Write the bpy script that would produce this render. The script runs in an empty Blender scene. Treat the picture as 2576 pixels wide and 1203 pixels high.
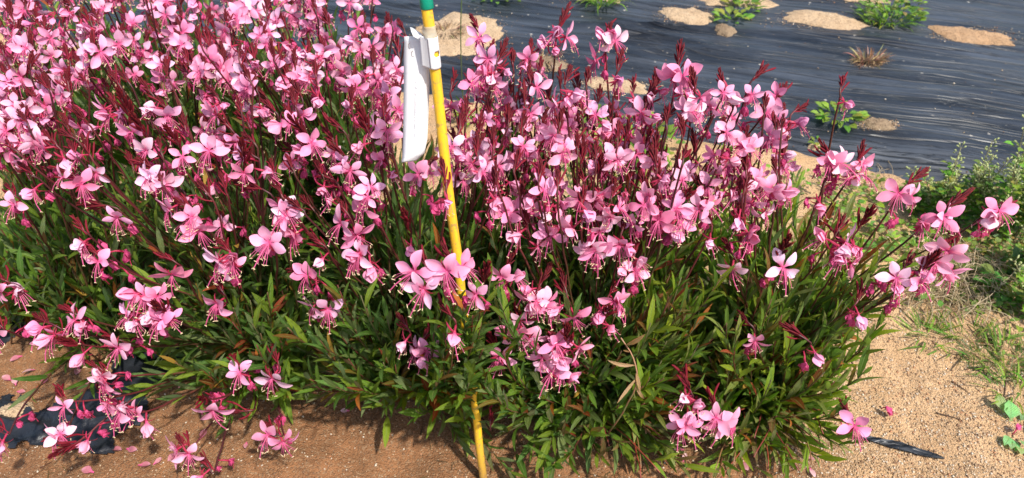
import bpy, math, random
import numpy as np
from mathutils import Vector, Matrix, noise

rnd = random.Random(7)
npr = np.random.default_rng(7)
sc = bpy.context.scene

# ------------------------------------------------------------------ camera, world, sun, exposure
H = 0.90                     # camera height, metres
K = H / 1.1
F = 1860.0                   # focal length for a 2576-wide picture
PITCH = math.radians(40.0)
cam_d = bpy.data.cameras.new('camera')
cam = bpy.data.objects.new('camera', cam_d)
sc.collection.objects.link(cam)
cam_d.sensor_width = 36.0
cam_d.lens = 26.0
cam_d.clip_start = 0.02
cam_d.clip_end = 800.0
cam_d.dof.use_dof = True
cam_d.dof.focus_distance = 0.74
cam_d.dof.aperture_fstop = 12.0
cam.location = (0, 0, H)
cam.rotation_euler = (math.radians(90) - PITCH, 0, 0)
sc.camera = cam

SUN_EL, SUN_AZ = math.radians(58), math.radians(138)     # azimuth from +Y towards +X
world = bpy.data.worlds.new('World')
sc.world = world
world.use_nodes = True
wn = world.node_tree
for n in list(wn.nodes): wn.nodes.remove(n)
sky = wn.nodes.new('ShaderNodeTexSky')
sky.sky_type = 'NISHITA'
sky.sun_disc = False
sky.sun_elevation = SUN_EL
sky.sun_rotation = SUN_AZ
sky.air_density = 1.0
sky.dust_density = 2.0
bg = wn.nodes.new('ShaderNodeBackground')
bg.inputs['Strength'].default_value = 0.14
wo = wn.nodes.new('ShaderNodeOutputWorld')
wn.links.new(sky.outputs[0], bg.inputs[0])
wn.links.new(bg.outputs[0], wo.inputs[0])

sun_d = bpy.data.lights.new('sun', 'SUN')
sun_d.energy = 4.0
sun_d.angle = math.radians(2.0)
sun_d.color = (1.0, 0.955, 0.88)
sun = bpy.data.objects.new('sun', sun_d)
sc.collection.objects.link(sun)
sd = Vector((math.sin(SUN_AZ) * math.cos(SUN_EL), math.cos(SUN_AZ) * math.cos(SUN_EL), math.sin(SUN_EL)))
sun.rotation_euler = sd.to_track_quat('Z', 'Y').to_euler()
sun.location = (2, 3, 4)

sc.view_settings.view_transform = 'Standard'
sc.view_settings.look = 'None'
sc.view_settings.gamma = 1.0
sc.view_settings.exposure = 0.68
sc.view_settings.use_curve_mapping = False
sc.cycles.max_bounces = 6
sc.cycles.transparent_max_bounces = 8

# ------------------------------------------------------------------ helpers
C = sc.collection
def ray(px, py):
    dx, dy = px - 1288.0, 601.5 - py
    return Vector((dx, F * math.cos(PITCH) + dy * math.sin(PITCH), -F * math.sin(PITCH) + dy * math.cos(PITCH)))
def P(px, py, z=0.0):
    d = ray(px, py)
    return Vector((0, 0, H)) + d * ((z - H) / d.z)
def PD(px, py, depth):
    return Vector((0, 0, H)) + ray(px, py) * (depth / F)
def proj(v):
    y, z = v[1], v[2] - H
    dep = y * math.cos(PITCH) - z * math.sin(PITCH)
    up = y * math.sin(PITCH) + z * math.cos(PITCH)
    dep = max(dep, 1e-3)
    return 1288.0 + v[0] / dep * F, 601.5 - up / dep * F, dep
def shell(py):               # canopy height met by the ray through picture row py
    xs = [-100, 0, 200, 400, 600, 800, 1000, 1150, 1250]
    zs = [.58, .57, .56, .53, .44, .33, .20, .08, .05]
    return float(np.interp(py, xs, zs)) * K
def inside(poly, x, y):
    c = False
    j = len(poly) - 1
    for i in range(len(poly)):
        xi, yi = poly[i]; xj, yj = poly[j]
        if (yi > y) != (yj > y) and x < (xj - xi) * (y - yi) / (yj - yi) + xi: c = not c
        j = i
    return c
def N(x, y, z=0.0): return noise.noise(Vector((x, y, z)))

def obj(name, mesh, parent=None, mat=None, **props):
    o = bpy.data.objects.new(name, mesh)
    C.objects.link(o)
    if parent is not None: o.parent = parent
    for k, v in props.items(): o[k] = v
    return o
def empty(name, loc, **props):
    o = bpy.data.objects.new(name, None)
    o.empty_display_size = 0.02
    C.objects.link(o)
    o.location = loc
    for k, v in props.items(): o[k] = v
    return o
def mesh_of(name, V, Fs, mats, midx=None, uv=None, col=None, smooth=True):
    """V (n,3); Fs (m,4) quads or a list of faces; uv per vertex (n,2); col per vertex (n,3)"""
    m = bpy.data.meshes.new(name)
    V = np.asarray(V, dtype=np.float32).reshape(-1, 3)
    if isinstance(Fs, np.ndarray):
        m.vertices.add(len(V)); m.vertices.foreach_set('co', V.ravel())
        k = Fs.shape[1]
        m.loops.add(Fs.size); m.loops.foreach_set('vertex_index', Fs.ravel().astype(np.int32))
        m.polygons.add(len(Fs)); m.polygons.foreach_set('loop_start', np.arange(0, Fs.size, k, dtype=np.int32))
        m.update(calc_edges=True)
        li = Fs.ravel()
    else:
        m.from_pydata([tuple(map(float, v)) for v in V], [], [tuple(map(int, f)) for f in Fs])
        li = np.array([i for f in Fs for i in f], dtype=np.int64)
    for mt in mats: m.materials.append(mt)
    if midx is not None: m.polygons.foreach_set('material_index', np.asarray(midx, dtype=np.int32))
    if uv is not None:
        l = m.uv_layers.new(name='UVMap')
        l.data.foreach_set('uv', np.asarray(uv, dtype=np.float32)[li].ravel())
    if col is not None:
        a = m.color_attributes.new('tint', 'FLOAT_COLOR', 'POINT')
        cc = np.ones((len(V), 4), dtype=np.float32); cc[:, :3] = col
        a.data.foreach_set('color', cc.ravel())
    if smooth: m.polygons.foreach_set('use_smooth', np.ones(len(m.polygons), dtype=bool))
    m.update()
    return m

class MB:
    """collects tubes, strips and spindles into one mesh, with a uv (u across, v along) and a material slot per face"""
    def __init__(s): s.V = []; s.F = []; s.M = []; s.U = []
    def tube(s, pts, rad, n=5, m=0, cap=True):
        pts = [Vector(p) for p in pts]
        if not hasattr(rad, '__len__'): rad = [rad] * len(pts)
        b = len(s.V)
        t0 = (pts[1] - pts[0]).normalized()
        a = t0.orthogonal().normalized()
        for i, p in enumerate(pts):
            t = (pts[min(i + 1, len(pts) - 1)] - pts[max(i - 1, 0)])
            if t.length < 1e-9: t = t0
            t = t.normalized()
            a = (a - t * a.dot(t))
            a = a.normalized() if a.length > 1e-6 else t.orthogonal().normalized()
            c = t.cross(a)
            for k in range(n):
                th = 2 * math.pi * k / n
                s.V.append(p + (a * math.cos(th) + c * math.sin(th)) * rad[i]); s.U.append((k / n, i / (len(pts) - 1)))
        for i in range(len(pts) - 1):
            for k in range(n):
                q = b + i * n
                s.F.append((q + k, q + (k + 1) % n, q + n + (k + 1) % n, q + n + k)); s.M.append(m)
        if cap:
            s.F.append(tuple(b + k for k in reversed(range(n)))); s.M.append(m)
            s.F.append(tuple(b + (len(pts) - 1) * n + k for k in range(n))); s.M.append(m)
    def spindle(s, a, b, r, n=5, m=0, fat=0.55):
        a, b = Vector(a), Vector(b)
        s.tube([a.lerp(b, t) for t in (0, .18, fat, .82, 1)], [r * .25, r * .7, r, r * .75, r * .12], n, m, False)
    def grid(s, rows, m=0, v=None):
        b = len(s.V); w = len(rows[0])
        for i, row in enumerate(rows):
            for k, p in enumerate(row):
                s.V.append(Vector(p)); s.U.append((k / (w - 1), i / (len(rows) - 1)))
        for i in range(len(rows) - 1):
            for k in range(w - 1):
                q = b + i * w + k
                s.F.append((q, q + 1, q + w + 1, q + w)); s.M.append(m)
    def mesh(s, name, mats, smooth=True):
        return mesh_of(name, [tuple(v) for v in s.V], s.F, mats, s.M, s.U, smooth=smooth)

# ------------------------------------------------------------------ materials
class Mat:
    def __init__(s, name):
        s.m = bpy.data.materials.new(name); s.m.use_nodes = True
        s.t = s.m.node_tree
        s.b = s.t.nodes['Principled BSDF']; s.out = s.t.nodes['Material Output']
    def n(s, t, **kw):
        x = s.t.nodes.new(t)
        for k, v in kw.items():
            if k.startswith('i_'):
                key = k[2:]
                key = int(key) if key.isdigit() else key.replace('_', ' ')
                x.inputs[key].default_value = v
            else: setattr(x, k, v)
        return x
    def l(s, a, b): s.t.links.new(a, b)
    def mix(s, f, a, b, mode='MIX'):
        x = s.t.nodes.new('ShaderNodeMix'); x.data_type = 'RGBA'; x.blend_type = mode
        for sock, v in ((x.inputs[0], f), (x.inputs[6], a), (x.inputs[7], b)):
            if isinstance(v, bpy.types.NodeSocket): s.l(v, sock)
            elif isinstance(v, (int, float)): sock.default_value = v
            else: sock.default_value = (*v, 1)
        return x.outputs[2]
    def ramp(s, f, stops):
        r = s.t.nodes.new('ShaderNodeValToRGB')
        e = r.color_ramp.elements
        while len(e) < len(stops): e.new(0.5)
        for q, (p, c) in zip(e, stops):
            q.position = p; q.color = (*c, 1) if hasattr(c, '__len__') else (c, c, c, 1)
        s.l(f, r.inputs[0]); return r.outputs[0]
    def math(s, op, a, b=None, c=None):
        x = s.t.nodes.new('ShaderNodeMath'); x.operation = op
        for i, v in enumerate((a, b, c)):
            if v is None: continue
            if isinstance(v, bpy.types.NodeSocket): s.l(v, x.inputs[i])
            else: x.inputs[i].default_value = v
        return x.outputs[0]
    def set(s, **kw):
        for k, v in kw.items():
            k = k.replace('_', ' ')
            if isinstance(v, bpy.types.NodeSocket): s.l(v, s.b.inputs[k])
            elif hasattr(v, '__len__'): s.b.inputs[k].default_value = (*v, 1)
            else: s.b.inputs[k].default_value = v
        return s
    def bump(s, h, dist, strength=1.0):
        b = s.n('ShaderNodeBump'); b.inputs['Distance'].default_value = dist; b.inputs['Strength'].default_value = strength
        s.l(h, b.inputs['Height']); s.l(b.outputs[0], s.b.inputs['Normal']); return b.outputs[0]
    def translucent(s, color, f, normal=None):
        tr = s.n('ShaderNodeBsdfTranslucent'); mx = s.n('ShaderNodeMixShader'); mx.inputs[0].default_value = f
        if isinstance(color, bpy.types.NodeSocket): s.l(color, tr.inputs[0])
        else: tr.inputs[0].default_value = (*color, 1)
        s.l(s.b.outputs[0], mx.inputs[1]); s.l(tr.outputs[0], mx.inputs[2]); s.l(mx.outputs[0], s.out.inputs[0])

def leafmat(name, attr):
    M = Mat(name)
    if attr: base = M.n('ShaderNodeAttribute', attribute_name='tint').outputs['Color']
    else: base = M.n('ShaderNodeObjectInfo').outputs['Color']
    uv = M.n('ShaderNodeUVMap'); sp = M.n('ShaderNodeSeparateXYZ'); M.l(uv.outputs[0], sp.inputs[0])
    d = M.math('ABSOLUTE', M.math('SUBTRACT', sp.outputs[0], 0.5))
    rib = M.ramp(d, [(0.0, 1.0), (0.10, 0.0)])
    side = M.n('ShaderNodeTexWave', wave_type='BANDS', bands_direction='Y'); side.inputs['Scale'].default_value = 3.2; side.inputs['Distortion'].default_value = 1.5
    cmb = M.n('ShaderNodeCombineXYZ'); M.l(sp.outputs[0], cmb.inputs[0]); M.l(M.math('SUBTRACT', sp.outputs[1], M.math('MULTIPLY', d, 0.5)), cmb.inputs[1])
    M.l(cmb.outputs[0], side.inputs[0])
    no = M.n('ShaderNodeTexNoise'); no.inputs['Scale'].default_value = 90
    geo = M.n('ShaderNodeNewGeometry'); M.l(geo.outputs['Position'], no.inputs[0])
    c = M.mix(M.ramp(no.outputs[0], [(.35, 0.0), (.65, 1.0)]), base, (1.0, .96, .7), 'MULTIPLY')
    c = M.mix(M.math('MULTIPLY', side.outputs[1], .25), c, (.5, .6, .5), 'MULTIPLY')
    c = M.mix(M.math('MULTIPLY', rib, .45), c, (.26, .34, .12))
    # undersides are paler and greyer
    c = M.mix(M.math('MULTIPLY', geo.outputs['Backfacing'], .45), c, (.12, .18, .10))
    M.set(Base_Color=c, Roughness=.5, Specular_IOR_Level=.35)
    M.bump(M.math('ADD', side.outputs[1], M.math('MULTIPLY', rib, -1.5)), .0006, .6)
    tc = M.mix(1.0, c, (1.5, 1.9, .5), 'MULTIPLY')
    M.translucent(tc, .34)
    return M.m
m_leaf = leafmat('leaf', False)
m_leaf_stuff = leafmat('leaf_mass', True)
_d = Mat('dry_blades'); _a = _d.n('ShaderNodeAttribute', attribute_name='tint').outputs['Color']
_d.set(Base_Color=_a, Roughness=.85, Specular_IOR_Level=.1); m_dry_mass = _d.m

def petalmat(name):
    M = Mat(name)
    base = M.n('ShaderNodeObjectInfo').outputs['Color']
    uv = M.n('ShaderNodeUVMap'); sp = M.n('ShaderNodeSeparateXYZ'); M.l(uv.outputs[0], sp.inputs[0])
    # fan of veins from the claw
    dx = M.math('SUBTRACT', sp.outputs[0], 0.5)
    vein = M.math('ABSOLUTE', M.math('SINE', M.math('MULTIPLY', dx, 20.0)))
    vein = M.ramp(vein, [(0.0, 1.0), (0.42, 0.0)])
    no = M.n('ShaderNodeTexNoise'); no.inputs['Scale'].default_value = 5; M.l(uv.outputs[0], no.inputs[0])
    vein = M.math('MULTIPLY', vein, M.ramp(no.outputs[0], [(.35, .05), (.7, .35)]))
    c = M.mix(vein, base, (.80, .20, .42))
    claw = M.ramp(sp.outputs[1], [(.0, 1.0), (.18, .8), (.42, 0.0)])
    c = M.mix(claw, c, (.74, .10, .28))
    tip = M.ramp(sp.outputs[1], [(.72, 0.0), (1.0, .22)])
    c = M.mix(tip, c, (.90, .68, .78))
    M.set(Base_Color=c, Roughness=.55, Specular_IOR_Level=.25)
    M.bump(vein, .0003, .5)
    M.translucent(M.mix(1.0, c, (1.0, .86, .92), 'MULTIPLY'), .30)
    return M.m
m_petal = petalmat('petal')

def plain(name, col, rough=.5, tr=0, trc=None, noise_amt=.35, scale=300, spec=.4, bump=0.0):
    M = Mat(name)
    no = M.n('ShaderNodeTexNoise'); no.inputs['Scale'].default_value = scale; no.inputs['Detail'].default_value = 4
    geo = M.n('ShaderNodeNewGeometry'); M.l(geo.outputs['Position'], no.inputs[0])
    c = M.mix(M.math('MULTIPLY', no.outputs[0], noise_amt), col, tuple(x * .35 for x in col))
    M.set(Base_Color=c, Roughness=rough, Specular_IOR_Level=spec)
    if bump: M.bump(no.outputs[0], bump)
    if tr: M.translucent(trc or col, tr)
    return M.m
m_sepal = plain('sepal', (.50, .035, .095), .5, .3, (.7, .06, .12))
m_fil = plain('filament', (.72, .13, .30), .5, .3, (.9, .25, .4))
m_anther = plain('anther', (.72, .58, .34), .6)
m_wilt = plain('wilted_petal', (.75, .10, .28), .6, .35, (.9, .12, .3))
m_oldbrown = plain('dry_brown', (.30, .14, .09), .8)

def stemmat():
    M = Mat('stem')
    base = M.n('ShaderNodeObjectInfo').outputs['Color']
    uv = M.n('ShaderNodeUVMap'); sp = M.n('ShaderNodeSeparateXYZ'); M.l(uv.outputs[0], sp.inputs[0])
    no = M.n('ShaderNodeTexNoise'); no.inputs['Scale'].default_value = 120
    geo = M.n('ShaderNodeNewGeometry'); M.l(geo.outputs['Position'], no.inputs[0])
    low = M.mix(M.ramp(no.outputs[0], [(.4, 0), (.6, 1.0)]), (.13, .05, .025), (.10, .10, .03))
    c = M.mix(M.ramp(sp.outputs[1], [(.25, 0), (.6, 1.0)]), low, base)
    M.set(Base_Color=c, Roughness=.5)
    return M.m
m_stem = stemmat()

def budmat(name, red):
    M = Mat(name)
    uv = M.n('ShaderNodeUVMap'); sp = M.n('ShaderNodeSeparateXYZ'); M.l(uv.outputs[0], sp.inputs[0])
    oi = M.n('ShaderNodeObjectInfo')
    dark, mid, tip = red
    c = M.ramp(sp.outputs[1], [(0.0, mid), (.45, dark), (.8, dark), (1.0, tip)])
    c = M.mix(M.math('MULTIPLY', oi.outputs['Random'], .35), c, (.15, .006, .014))
    st = M.math('ABSOLUTE', M.math('SINE', M.math('MULTIPLY', sp.outputs[0], 12.6)))
    c = M.mix(M.math('MULTIPLY', st, .15), c, (.24, .03, .035))
    M.set(Base_Color=c, Roughness=.65, Specular_IOR_Level=.18)
    return M.m
m_bud = budmat('bud', ((.048, .0014, .004), (.13, .004, .011), (.26, .022, .010)))
m_budlong = budmat('long_bud', ((.13, .004, .013), (.30, .012, .036), (.13, .005, .013)))

# ground materials ------------------------------------------------
def soilmat(name, a, b, dark, grain=900, damp=True):
    M = Mat(name)
    tc = M.n('ShaderNodeNewGeometry').outputs['Position']
    def nz(sc_, det=6, rough=.6):
        x = M.n('ShaderNodeTexNoise'); x.inputs['Scale'].default_value = sc_; x.inputs['Detail'].default_value = det; x.inputs['Roughness'].default_value = rough
        M.l(tc, x.inputs[0]); return x.outputs[0]
    big, med, fine = nz(3.0), nz(22), nz(grain, 3)
    vor = M.n('ShaderNodeTexVoronoi'); vor.inputs['Scale'].default_value = 420; M.l(tc, vor.inputs[0])
    c = M.mix(M.ramp(med, [(.35, 0), (.65, 1.0)]), a, b)
    c = M.mix(M.ramp(nz(9, 8, .7), [(.50, 0), (.72, .55)]), c, tuple(x * .55 for x in a))
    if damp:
        # the soil of the bed and of its front margin is darker and browner; the path to the side is dry sand
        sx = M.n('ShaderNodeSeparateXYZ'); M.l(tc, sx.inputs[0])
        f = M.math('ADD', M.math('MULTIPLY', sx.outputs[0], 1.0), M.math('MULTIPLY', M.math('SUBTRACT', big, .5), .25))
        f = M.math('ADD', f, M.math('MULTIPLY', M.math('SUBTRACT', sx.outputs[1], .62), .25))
        brown_f = M.ramp(f, [(.33, 1.0), (.47, 0.0)])
        brown_col = M.mix(M.ramp(med, [(.38, 0), (.62, 1.0)]), dark, tuple(x * 1.75 for x in dark))
        # behind the bed it is pale again
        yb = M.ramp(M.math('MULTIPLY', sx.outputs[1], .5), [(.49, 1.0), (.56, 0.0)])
        c = M.mix(M.math('MULTIPLY', brown_f, yb), c, brown_col)
    speck = M.n('ShaderNodeSeparateXYZ'); M.l(vor.outputs['Color'], speck.inputs[0])
    c = M.mix(M.ramp(speck.outputs[0], [(.82, 0), (.88, .40)]), c, (.40, .28, .17))
    c = M.mix(M.ramp(speck.outputs[1], [(.84, 0), (.90, .6)]), c, (.11, .06, .035))
    c = M.mix(M.ramp(fine, [(.38, .55), (.58, 0.0)]), c, tuple(x * .45 for x in a))
    M.set(Base_Color=c, Roughness=.9, Specular_IOR_Level=.2)
    h = M.math('ADD', M.math('MULTIPLY', vor.outputs['Distance'], -.7), M.math('ADD', M.math('MULTIPLY', fine, .5), M.math('MULTIPLY', nz(120), 1.4)))
    M.bump(h, .0035, .9)
    return M.m
m_soil = soilmat('sandy_soil', (.56, .345, .175), (.68, .445, .245), (.175, .076, .032))
m_sand = soilmat('sand_patch', (.52, .36, .215), (.62, .45, .285), (.3, .2, .1), damp=False)
m_sand_tan = soilmat('sand_patch_tan', (.46, .28, .15), (.55, .35, .20), (.3, .2, .1), damp=False)
m_sand_dark = soilmat('dark_soil_patch', (.07, .04, .025), (.11, .07, .04), (.3, .2, .1), damp=False)
m_sand_grey = soilmat('soil_patch', (.26, .18, .11), (.38, .28, .18), (.3, .2, .1), damp=False)

def filmmat(name, dust=1.0):
    M = Mat(name)
    tc = M.n('ShaderNodeTexCoord').outputs['Object']
    def nz(sx, sy, sc_, det=5, rough=.55, dist=0):
        mp = M.n('ShaderNodeMapping'); mp.inputs['Scale'].default_value = (sx, sy, 1); mp.inputs['Rotation'].default_value = (0, 0, math.radians(dist))
        M.l(tc, mp.inputs[0])
        x = M.n('ShaderNodeTexNoise'); x.inputs['Scale'].default_value = sc_; x.inputs['Detail'].default_value = det; x.inputs['Roughness'].default_value = rough
        M.l(mp.outputs[0], x.inputs[0]); return x.outputs[0]
    wn_ = M.n('ShaderNodeTexNoise'); wn_.inputs['Scale'].default_value = 1.6; wn_.inputs['Detail'].default_value = 2; M.l(tc, wn_.inputs[0])
    wv = M.n('ShaderNodeVectorMath', operation='MULTIPLY'); M.l(wn_.outputs['Color'], wv.inputs[0]); wv.inputs[1].default_value = (0, .09, 0)
    av = M.n('ShaderNodeVectorMath', operation='ADD'); M.l(tc, av.inputs[0]); M.l(wv.outputs[0], av.inputs[1]); tc = av.outputs[0]
    streak = nz(.7, 9, 2.0, 4, .5, -2)
    streak2 = nz(1.0, 24, 2.2, 3, .5, 3)
    crease = M.ramp(nz(.55, 12, 1.7, 3, .5, 4), [(.475, 0.0), (.5, 1.0), (.525, 0.0)])
    cloud = nz(1, 1.8, 2.4, 8, .7)
    d = M.math('ADD', M.math('MULTIPLY', streak, .55), M.math('MULTIPLY', cloud, .6))
    df = M.ramp(d, [(.42, 0.0), (.72, 1.0)])
    df = M.math('MULTIPLY', df, M.ramp(streak2, [(.36, .45), (.60, 1.0)]))
    c = M.mix(M.math('MULTIPLY', df, .75 * dust), (.004, .005, .007), (.082, .098, .124))
    crease2 = M.ramp(nz(.9, 30, 1.9, 4, .55, 6), [(.485, 0.0), (.5, .8), (.515, 0.0)])
    crease3 = M.ramp(nz(1.1, 22, 1.5, 4, .55, -5), [(.57, 0.0), (.582, .7), (.594, 0.0)])
    crease = M.math('MAXIMUM', crease, M.math('MAXIMUM', crease2, crease3))
    fleck = M.ramp(nz(9, 14, 9, 3, .7), [(.70, 0.0), (.76, .4)])
    c = M.mix(fleck, c, (.22, .23, .24))
    v = M.n('ShaderNodeTexVoronoi'); v.inputs['Scale'].default_value = 26; M.l(tc, v.inputs[0])
    vs = M.n('ShaderNodeSeparateXYZ'); M.l(v.outputs['Color'], vs.inputs[0])
    sp = M.math('MULTIPLY', M.ramp(v.outputs['Distance'], [(.05, 1.0), (.12, 0.0)]), M.ramp(vs.outputs[0], [(.55, 0), (.6, 1.0)]))
    c = M.mix(sp, c, (.42, .38, .32))
    r = M.math('ADD', .33, M.math('MULTIPLY', df, .22))
    M.set(Base_Color=c, Roughness=r, Specular_IOR_Level=.38)
    M.bump(M.math('ADD', M.math('MULTIPLY', streak, 1.0), M.math('ADD', M.math('MULTIPLY', streak2, .28), M.math('MULTIPLY', crease, -.8))), .010, .6)
    M.t.links.remove(M.b.inputs['Base Color'].links[0]); M.set(Base_Color=M.mix(M.math('MULTIPLY', crease, .75), c, (.003, .003, .004)))  # shade in the creases is painted into the film colour
    return M.m
m_film = filmmat('black_plastic_film')
m_film_dark = filmmat('black_plastic_film_clean', .45)

m_stone = []
for i, c_ in enumerate([(.50, .36, .22), (.36, .24, .14), (.60, .50, .38), (.22, .12, .065), (.42, .20, .10)]):
    m_stone.append(plain('grit_%s' % 'abcde'[i], c_, .85, noise_amt=.4, scale=700))
m_yellow = None
def polemat():
    M = Mat('yellow_pole')
    geo = M.n('ShaderNodeNewGeometry')
    mp = M.n('ShaderNodeMapping'); mp.inputs['Scale'].default_value = (60, 60, 8); M.l(geo.outputs['Position'], mp.inputs[0])
    n1 = M.n('ShaderNodeTexNoise'); n1.inputs['Scale'].default_value = 6; n1.inputs['Detail'].default_value = 8; M.l(mp.outputs[0], n1.inputs[0])
    n2 = M.n('ShaderNodeTexNoise'); n2.inputs['Scale'].default_value = 160; M.l(geo.outputs['Position'], n2.inputs[0])
    c = M.mix(M.ramp(n1.outputs[0], [(.42, 0), (.68, .85)]), (.80, .47, .02), (.56, .33, .05))
    c = M.mix(M.ramp(n2.outputs[0], [(.60, 0), (.68, .75)]), c, (.34, .22, .08))
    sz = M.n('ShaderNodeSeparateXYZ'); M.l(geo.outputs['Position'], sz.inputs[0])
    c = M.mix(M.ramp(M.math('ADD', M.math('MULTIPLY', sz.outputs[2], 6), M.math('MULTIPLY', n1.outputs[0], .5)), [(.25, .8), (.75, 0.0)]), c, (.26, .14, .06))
    M.set(Base_Color=c, Roughness=.38, Specular_IOR_Level=.45)
    M.bump(n1.outputs[0], .0004, .4)
    return M.m
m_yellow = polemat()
m_green = plain('green_tape', (.0, .27, .17), .35, noise_amt=.25, scale=150, bump=.0005)
m_clear = plain('clear_tape', (.72, .70, .60), .25, .5, (.8, .78, .66), noise_amt=.2, scale=200, bump=.0008)
m_white = plain('white_tag', (.84, .84, .84), .38, .30, (.8, .8, .8), noise_amt=.05, scale=40, bump=.0003)
m_ghost = plain('faint_print', (.74, .745, .76), .5, noise_amt=.3, scale=900)
m_wire = plain('wire', (.12, .06, .04), .4)
m_dry = plain('dry_straw', (.42, .31, .17), .8, .2, (.5, .38, .2))
m_twig = plain('twig', (.09, .05, .03), .85)

# ------------------------------------------------------------------ ground and film geometry
ES, ET = Vector((.956, -.29, 0)).normalized(), Vector((.29, .956, 0)).normalized()
T0 = 1.78 * K
ROW = math.atan2(ES.y, ES.x)
def st(x, y): return x * ES.x + y * ES.y, x * ET.x + y * ET.y
def film_edge(s): return T0 + .035 * N(s * 3, 4.4) + .012 * N(s * 14, 9.1)
def gz(x, y):
    s, t = st(x, y)
    z = .012 * N(x * 3, y * 3, 1) + .008 * N(x * 9, y * 9, 2) + .0045 * N(x * 28, y * 28, 3)
    k = min(max((t - film_edge(s) - .01) / .10, 0), 1)
    return z * (1 - k * .7) - .026 * k
def film_z(x, y):
    s, t = st(x, y)
    e = t - film_edge(s)
    z = .020 + .016 * N(s * 1.5, t * 2.6, 5) + .018 * math.exp(-((t - T0 - .55) / .35) ** 2)
    w = .0034 * (N(s * 2.2 + .5 * t, t * 10, 6)) +   .0020 * N(s * 2.6, t * 34 + s * 3, 7)
    r = 1 - abs(N(s * 1.0 + 3, t * 8 - s * 1.2 + .6 * N(s * 2, t * 2, 3), 8)) * 2.6
    w += .010 * max(r, 0) ** 4 * (.6 + N(s * 2, t * 3, 11))
    k = min(max(e / .16, 0), 1); k = k * k * (3 - 2 * k)
    return (z + w * min(1, k * 2)) * k - .012 * (1 - k) ** 3

def axis(lo, hi, step, far):
    core = list(np.arange(lo, hi + 1e-6, step)); out = []; d = step; x = hi
    while x < far: d *= 1.6; x += d; out.append(x)
    pre = []; d = step; x = lo
    while x > -far: d *= 1.6; x -= d; pre.append(x)
    return pre[::-1] + core + out
xs, ys = axis(-1.7, 1.9, .011, 150), axis(.35, 2.3, .011, 150)
V = [(x, y, gz(x, y)) for y in ys for x in xs]
nx, ny = len(xs), len(ys)
ii = (np.arange(ny - 1)[:, None] * nx + np.arange(nx - 1)[None, :]).ravel()
Fq = np.stack([ii, ii + 1, ii + nx + 1, ii + nx], 1)
g = obj('ground', mesh_of('ground', V, Fq, [m_soil]), kind='structure', label='tan sandy soil, browner and darker under the flower bed')

# big film over the next bed, in row coordinates
ss = list(np.arange(-3.2, 3.6, .022)); ts = list(np.arange(T0 - .05, T0 + 2.3, .0075)) + list(np.arange(T0 + 2.31, T0 + 6, .15))
V = []
for t in ts:
    for s in ss:
        w = ES * s + ET * t
        V.append((s, t, film_z(w.x, w.y)))
nx, ny = len(ss), len(ts)
ii = (np.arange(ny - 1)[:, None] * nx + np.arange(nx - 1)[None, :]).ravel()
Fq = np.stack([ii, ii + 1, ii + nx + 1, ii + nx], 1)
f = obj('plastic_mulch', mesh_of('plastic_mulch', V, Fq, [m_film]), kind='structure', label='wrinkled black plastic mulch film dusted with sand over the empty bed')
f.rotation_euler = (0, 0, ROW)

def ragged(poly, seed, cell=.0028, amp=.020, zoff=.004, crumple=.006):
    """thin film sheet following the soil, with a torn outline; poly in picture points on the ground"""
    pts = [P(x, y, 0) for x, y in poly]
    pp = [(p.x, p.y) for p in pts]
    x0, x1 = min(p[0] for p in pp), max(p[0] for p in pp); y0, y1 = min(p[1] for p in pp), max(p[1] for p in pp)
    nx, ny = int((x1 - x0) / cell) + 2, int((y1 - y0) / cell) + 2
    idx = {}; V = []; Fs = []
    def vid(i, j):
        if (i, j) not in idx:
            x, y = x0 + i * cell, y0 + j * cell
            r = 1 - abs(N(x * 9 + seed, y * 24, seed)) * 2
            z = gz(x, y) + zoff + crumple * (max(r, 0) ** 2) + .003 * N(x * 40, y * 40, seed)
            idx[(i, j)] = len(V); V.append((x, y, z))
        return idx[(i, j)]
    for i in range(nx):
        for j in range(ny):
            x, y = x0 + (i + .5) * cell, y0 + (j + .5) * cell
            xx = x + amp * N(x * 30, y * 30, seed) + amp * .5 * N(x * 90, y * 90, seed); yy = y + amp * N(x * 30, y * 30, seed + 9) + amp * .5 * N(x * 90, y * 90, seed + 5)
            if inside(pp, xx, yy): Fs.append((vid(i, j), vid(i + 1, j), vid(i + 1, j + 1), vid(i, j + 1)))
    return V, Fs
m_torn = plain('torn_black_film', (.018, .020, .025), .38, noise_amt=.6, scale=55, bump=.004)
V, Fs = ragged([(-120, 985), (40, 1000), (110, 1040), (200, 1010), (320, 900), (420, 850), (560, 850), (430, 950), (390, 1010), (370, 1060), (345, 1085), (290, 1105), (285, 1150), (180, 1135), (110, 1120), (0, 1135), (-120, 1150)], 3.1)  # upper right arm is shade drawn as dark sheet, the rest real film
obj('plastic_mulch', mesh_of('torn_film', V, np.array(Fs), [m_torn]), kind='structure', label='torn black plastic mulch at the front of the flower bed, half buried, with an arm of drawn shade behind')
V, Fs = ragged([(-150, 780), (40, 770), (100, 800), (60, 850), (-20, 880), (-150, 900)], 8.1)
obj('plastic_mulch', mesh_of('torn_film', V, np.array(Fs), [m_torn]), kind='structure', label='black plastic mulch in the shade under the flower bed')

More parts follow.
